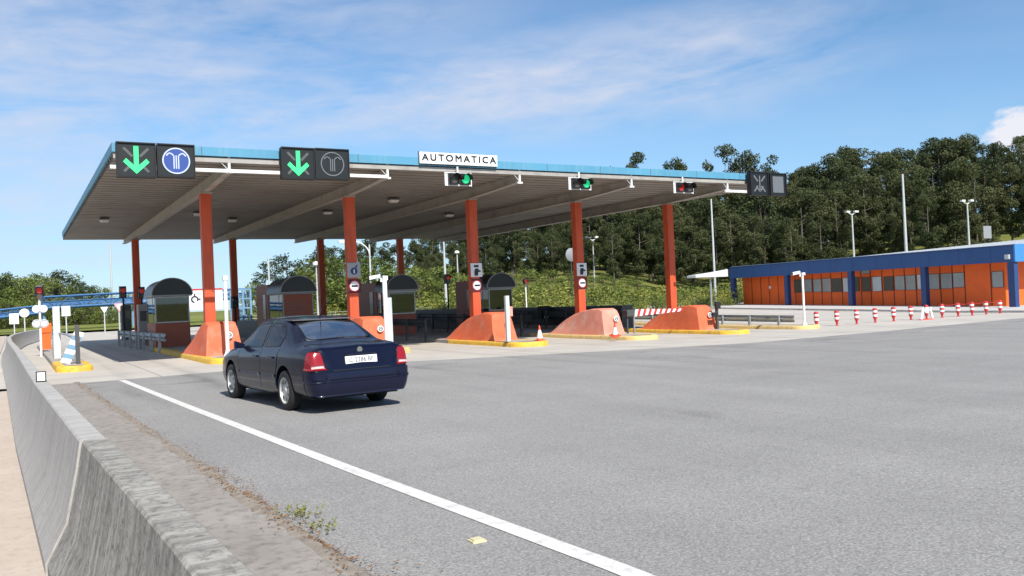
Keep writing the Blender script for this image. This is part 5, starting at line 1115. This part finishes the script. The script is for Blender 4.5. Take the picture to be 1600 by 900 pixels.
def tree_proto(kind, seed):
    rs = np.random.default_rng(seed); random.seed(seed); root = bpy.data.objects.new({'euc': 'eucalyptus_tree', 'pine': 'pine_tree', 'oak': 'broadleaf_tree', 'bush': 'bush'}[kind], None); COL.objects.link(root); root['_o'] = (0, 0, 0)
    cl = []; tb = MB()
    if kind == 'euc':   # unit height 20 m
        H = 20; bend = rs.normal(0, .35, 2); tr = [Vector((bend[0]*sin(k/6*2), bend[1]*sin(k/6*2.4), H*.93*k/6)) for k in range(7)]; tb.tube(tr, [.24*(1-k/7.2) for k in range(7)], 7)
        nb = 24
        for k in range(nb):
            u = .12+.86*(k/nb)+rs.uniform(-.02, .02); z = H*u; a = rs.uniform(0, 2*pi); L_ = (1.2+2.6*sin(pi*min(1, (1.04-u)/.7))**.8)*rs.uniform(.5, 1.15)*(.75 if u < .3 else 1)
            c0 = Vector((bend[0]*sin(u*2), bend[1]*sin(u*2.4), z-.9)); c1 = c0+Vector((cos(a)*L_, sin(a)*L_, .9+rs.uniform(0, .8))); tb.tube([c0, (c0+c1)/2+Vector((0, 0, .1)), c1], [.085*(1.2-u), .06*(1.2-u), .02], 5)
            tint = rs.uniform(.15, .85); rr = rs.uniform(.95, 1.6)
            for q in range(3): cl.append((c1+Vector(rs.normal(0, .55, 3).tolist()), (rr*rs.uniform(.7, 1.1), rr*rs.uniform(.7, 1.1), rr*rs.uniform(.5, .85)), tint+rs.uniform(-.12, .12)))
        cl.append(((bend[0]*.9, bend[1]*.7, H*.95), (.7, .7, 1.1), .6)); dens, sz, lm, bk = 125, .24, 'leaf_eucalyptus', 'bark_pale'
    elif kind == 'pine':
        H = 14; tr = [Vector((.2*sin(k), .2*cos(k*1.3), H*.9*k/5)) for k in range(6)]; tb.tube(tr, [.24*(1-k/6) for k in range(6)], 7)
        for k in range(16):
            u = .38+.6*k/16; a = rs.uniform(0, 2*pi); L_ = (.6+2.6*(1.05-u)/.6)*rs.uniform(.6, 1.1); c0 = Vector((0, 0, H*u-.5)); c1 = c0+Vector((cos(a)*L_, sin(a)*L_, .5)); tb.tube([c0, c1], [.05, .02], 5)
            cl.append((c1, (rs.uniform(.8, 1.3), rs.uniform(.8, 1.3), rs.uniform(.4, .7)), rs.uniform(.1, .7))); cl.append(((c0+c1)/2, (.8, .8, .5), rs.uniform(.1, .6)))
        cl.append(((0, 0, H*.95), (.5, .5, .8), .5)); dens, sz, lm, bk = 55, .24, 'leaf_dark', 'bark'
    elif kind == 'oak':
        H = 8; tb.tube([(0, 0, 0), (.1, 0, 1.6), (0, .1, 3.2), (.1, .1, 5.5)], [.22, .17, .13, .04], 7)
        for k in range(26):
            a = rs.uniform(0, 2*pi); z = rs.uniform(1.2, 7.2); R_ = 2.7*sin(pi*min(1, max(.12, (z-.2)/7.8)))**.6*rs.uniform(.35, 1); c1 = Vector((cos(a)*R_, sin(a)*R_, z)); tb.tube([(0, .05, z*.6), c1], [.05, .015], 5)
            cl.append((c1, (rs.uniform(.7, 1.2), rs.uniform(.7, 1.2), rs.uniform(.5, .95)), rs.uniform(.1, .95)))
        dens, sz, lm, bk = 60, .19, 'leaf_bright', 'bark'
    else:
        H = 2.6; 
        for k in range(14):
            a = rs.uniform(0, 2*pi); R_ = rs.uniform(0, 1.3); z = rs.uniform(.35, 2.1)*(1-.25*R_/1.3); c1 = Vector((cos(a)*R_, sin(a)*R_, z)); tb.tube([(R_*.2*cos(a), R_*.2*sin(a), -.3), c1], [.04, .012], 4); cl.append((c1, (rs.uniform(.4, .75), rs.uniform(.4, .75), rs.uniform(.35, .6)), rs.uniform(.05, .95)))
        dens, sz, lm, bk = 95, .12, 'leaf_gorse' if seed % 2 else 'leaf_bright', 'bark'
    me = leafcloud(cl, dens, sz, rs); me.materials.append(MT[lm]); o = bpy.data.objects.new('crown' if kind != 'bush' else 'foliage', me); COL.objects.link(o); o.parent = root
    tb.build('trunk' if kind != 'bush' else 'stems', bk, root, org=(0, 0, 0), smooth=True, fix=False); root['category'] = 'tree' if kind != 'bush' else 'bush'; return root, H
PROTO = {k: [tree_proto(k, s) for s in sd] for k, sd in dict(euc=(11, 12, 13, 14, 15), pine=(21, 22, 23), oak=(31, 32, 33), bush=(40, 41, 42, 43, 44)).items()}
used = {}
def plant(kind, x, y, h, label, group, wide=1., rs=random):
    v = rs.randrange(len(PROTO[kind])); root, H = PROTO[kind][v]; s = h/H; z = terr(x, y)-.15
    if root.name not in used:
        used[root.name] = dict(loc=(x, y, z)); CH[root.name] = [(c, []) for c in kids(root)]; o = root; o.location = (x, y, z); o['label'] = label; o['group'] = group
    else: o = dup(root, (x, y, z), label, group)
    o.rotation_euler = (0, 0, rs.uniform(0, 6.28)); o.scale = (s*wide, s*wide, s); return o
R = random.Random(5)
sky_ = interp([(380, 475), (392, 440), (405, 410), (425, 396), (450, 392), (480, 400), (500, 386), (530, 380), (560, 384), (580, 374), (640, 382), (680, 355), (720, 320), (800, 290), (940, 275), (960, 264), (975, 268), (992, 247), (1010, 262), (1040, 266), (1063, 251), (1085, 266), (1120, 268), (1140, 238), (1158, 262), (1175, 268), (1190, 238), (1208, 262), (1232, 266), (1250, 250), (1275, 258), (1300, 246), (1330, 234), (1360, 225), (1380, 226), (1405, 240), (1435, 238), (1455, 213), (1480, 203), (1510, 207), (1545, 215), (1565, 224), (1600, 213), (1700, 222), (1800, 230)])
FG = 'tall trees of the dense wood on the hillside'
def depth(x, y): return x*Fv[0]+y*Fv[1]
def wood(px, D, ht_px=None, kind='euc', label='', group=FG, wide=1., minh=5):
    d = ray(px, 400); x, y = d[0]/FPX*D, d[1]/FPX*D; ztop = on(px, ht_px, D=D)[2]; h = max(ztop-terr(x, y), minh); return plant(kind, x, y, h, label, group, wide, R)
# silhouette row: individual peaks
for px, py in ((992, 246), (1063, 251), (1140, 236), (1190, 237), (958, 263), (1215, 266), (1165, 268)):
    wood(px, 128, py, 'euc', 'narrow tree top poking above the canopy right half', 'tree tops showing above the canopy', .8)
px = 650
while px < 1760:
    gap = 930 < px < 1235
    for D, dp, w in ((152, 3, 1.05), (138, 0, 1.), (126, 18, .95), (114, 40, 1.), (103, 75, 1.0)):
        q = px+R.uniform(-14, 14); y = sky_(q)+R.uniform(-2, 14)+dp
        if gap and D > 110: y = max(y, 275+R.uniform(0, 25))
        if q > 1235 and D == 103 and R.random() < .5: continue
        wood(q, D+R.uniform(-5, 5), y, 'euc' if R.random() < .85 else 'pine', 'tall grey green tree packed in the wood behind the canopy and roof', FG, w*R.uniform(.85, 1.2))
    px += 27
# mid group seen under the canopy at left
for px, py, D, k in ((398, 428, 92, 'pine'), (412, 405, 95, 'pine'), (430, 396, 98, 'pine'), (448, 392, 96, 'pine'), (466, 402, 99, 'pine'), (484, 398, 100, 'euc'), (503, 386, 104, 'euc'), (522, 382, 100, 'euc'), (543, 384, 97, 'pine'), (563, 381, 102, 'euc'), (583, 373, 98, 'euc'), (600, 385, 104, 'pine'), (622, 380, 100, 'euc'), (640, 380, 96, 'euc'), (388, 452, 96, 'oak'), (475, 420, 90, 'pine'), (440, 425, 90, 'pine')):
    wood(px, D, py, k, 'dark tree in the clump seen under the canopy left half', 'dark trees seen under the canopy', 1.1, 3)
for px in range(500, 1010, 17):
    t_ = sm(640, 760, px); py = 402+R.uniform(-10, 14)+18*t_ if px < 900 else 435+R.uniform(-8, 8); D = 76+R.uniform(-4, 6)
    wood(px, D+10*t_, py, 'oak', 'bright green leafy tree beyond the lanes under the canopy', 'bright green trees beyond the lanes', 1.15, 2.5)
for px in range(400, 520, 17): wood(px, 84, 440+R.uniform(-8, 10), 'oak', 'low green tree behind the scribbled booth', 'low green trees behind the left booths', 1.2, 2)
# bush bank
for px in range(420, 1150, 12):
    for D, py in ((67, 462), (72, 448), (78, 436)):
        if px < 640: py += 18
        q = px+R.uniform(-8, 8); wood(q, D+R.uniform(-2, 2)+(6 if px > 1000 else 0), py+R.uniform(-8, 8), 'bush', 'yellow green bush on the bank behind the lanes', 'bushes on the bank behind the lanes', R.uniform(1., 1.5), 1.3)
# slope above the building
for k in range(90):
    px = R.uniform(1130, 1700); D = R.uniform(84, 100); x, y = ray(px, 400)[0]/FPX*D, ray(px, 400)[1]/FPX*D
    plant('bush', x, y, R.uniform(1.6, 3.0), 'bush on the slope above the blue roof', 'bushes on the slope above the roof', R.uniform(1, 1.6), R)
# left trees
lsk = interp([(-60, 430), (0, 424), (12, 421), (22, 430), (32, 423), (45, 431), (58, 422), (75, 430), (92, 420), (110, 428), (128, 440), (140, 446), (150, 441), (165, 452), (172, 470)])
for k in range(34):
    px = -50+k*6.4; D = R.uniform(108, 125); wood(px, D, lsk(px)+R.uniform(-3, 5), R.choice(['oak', 'oak', 'pine']), 'rounded dark green tree in the grove behind the blue footbridge', 'trees in the grove at far left', 1.15, 2)
for k in range(30):
    px = -40+k*8; wood(px, R.uniform(104, 107), 466+R.uniform(-8, 8)+8*(px > 150), 'oak', 'low green tree under the blue footbridge', 'low trees at the foot of the left grove', 1.2, 1.6)
for px, py in ((180, 468), (196, 458), (205, 452), (216, 458), (232, 462)): wood(px, 125, py, 'oak', 'small dark tree far behind the leftmost rear column', 'small far trees behind the leftmost columns', 1.1, 2)
for o in list(COL.objects):
    if o.type == 'EMPTY' and o.name.split('.')[0] in ('eucalyptus_tree', 'pine_tree', 'broadleaf_tree', 'bush') and 'label' not in o:
        for c in kids(o): bpy.data.objects.remove(c)
        bpy.data.objects.remove(o)

# ------------------------------------------------------------------ light and sky
SUN_AZ_FROM = radians(180+4)        # compass-like angle (from +Y towards +X) of the sun: behind the camera, a touch left
EL = radians(45)
sd = Vector((sin(SUN_AZ_FROM)*cos(EL), cos(SUN_AZ_FROM)*cos(EL), sin(EL)))
sl = bpy.data.lights.new('sun', 'SUN'); sl.energy = 4.6; sl.angle = radians(.53); sl.color = (1, .955, .89); so = bpy.data.objects.new('sun', sl); COL.objects.link(so); so.rotation_euler = sd.to_track_quat('Z', 'Y').to_euler()
w = bpy.data.worlds.new('World'); sc.world = w; w.use_nodes = True; nt = w.node_tree; N = nt.nodes; L = nt.links; bg = N['Background']; bg.inputs[1].default_value = .10
sk = N.new('ShaderNodeTexSky'); sk.sky_type = 'NISHITA'; sk.sun_disc = False; sk.sun_elevation = EL; sk.sun_rotation = SUN_AZ_FROM; sk.air_density = 1.0; sk.dust_density = .0; sk.ozone_density = 2.2; sk.altitude = 1500
tc = N.new('ShaderNodeTexCoord'); dirv = tc.outputs['Generated']; sp = N.new('ShaderNodeSeparateXYZ'); L.new(dirv, sp.inputs[0])
az = math_(N, L, 'MULTIPLY', math_(N, L, 'ARCTAN2', sp.outputs[0], sp.outputs[1]), 180/pi); el = math_(N, L, 'MULTIPLY', math_(N, L, 'ARCSINE', sp.outputs[2]), 180/pi)
cb = N.new('ShaderNodeCombineXYZ'); L.new(az, cb.inputs[0]); L.new(math_(N, L, 'SUBTRACT', el, math_(N, L, 'MULTIPLY', az, .035)), cb.inputs[1]); AE = cb.outputs[0]
n1 = noise(N, L, AE, 1, 7, .58, sc3=(.045, .19, 1), dist=.5); n2 = noise(N, L, AE, 1, 6, .6, sc3=(.22, .7, 1), dist=.3)
# cirrus band: centre elevation as a function of azimuth
def bandmask(c0, slope, half, soft):
    c = math_(N, L, 'MULTIPLY_ADD', az, slope, c0); d = math_(N, L, 'ABSOLUTE', math_(N, L, 'SUBTRACT', el, c)); return mrange(N, L, d, half, half+soft, 1, 0)
b1 = bandmask(11.2, .075, 1.0, 3.8); b1 = math_(N, L, 'MULTIPLY', b1, mrange(N, L, az, 44, 58, 1, 0))
wide = mrange(N, L, az, 10, 34, 1, .12); f = math_(N, L, 'MAXIMUM', b1, math_(N, L, 'MULTIPLY', wide, .85))
cn = math_(N, L, 'MULTIPLY_ADD', n2, .35, math_(N, L, 'MULTIPLY', n1, .8)); cn = mrange(N, L, cn, .44, .70, 0.0, .85)
low = math_(N, L, 'MULTIPLY', mrange(N, L, el, 0, 11, .35, 0.), mrange(N, L, az, 5, 40, 1, .55))
cirrus = math_(N, L, 'MAXIMUM', math_(N, L, 'MULTIPLY', math_(N, L, 'MULTIPLY', f, cn), 1.0), low)
hz = mrange(N, L, el, 0, 16, 1, 0)
tn_ = N.new('ShaderNodeVectorMath'); tn_.operation = 'MULTIPLY'; tn_.inputs[1].default_value = (.84, 1.06, 1.13); L.new(sk.outputs[0], tn_.inputs[0])
skc = mix(N, L, math_(N, L, 'MULTIPLY', hz, .62), tn_.outputs[0], (2.3, 3.75, 5.4))
c1 = mix(N, L, cirrus, skc, (4.9, 5.2, 6.1))
# small cumulus at right
da = math_(N, L, 'DIVIDE', math_(N, L, 'SUBTRACT', az, 62.8), 3.6); de = math_(N, L, 'DIVIDE', math_(N, L, 'SUBTRACT', el, 8.1), 1.5); n3 = noise(N, L, AE, 1, 6, .6, sc3=(.5, .9, 1))
rr = math_(N, L, 'ADD', math_(N, L, 'SQRT', math_(N, L, 'ADD', math_(N, L, 'MULTIPLY', da, da), math_(N, L, 'MULTIPLY', de, de))), math_(N, L, 'MULTIPLY_ADD', n3, 1.6, -.8))
c2 = mix(N, L, mrange(N, L, rr, .72, 1.05, .95, 0), c1, (6.2, 6.2, 6.7)); L.new(c2, bg.inputs[0])
vs_ = sc.view_settings; vs_.view_transform = 'Standard'; vs_.look = 'None'; vs_.gamma = 1; vs_.exposure = .5; vs_.use_curve_mapping = False
sc.render.engine = 'CYCLES'; sc.render.resolution_x = 1024; sc.render.resolution_y = 576
sc.cycles.max_bounces = 6; sc.cycles.transparent_max_bounces = 8
for o in COL.objects:
    if '_o' in o: del o['_o']
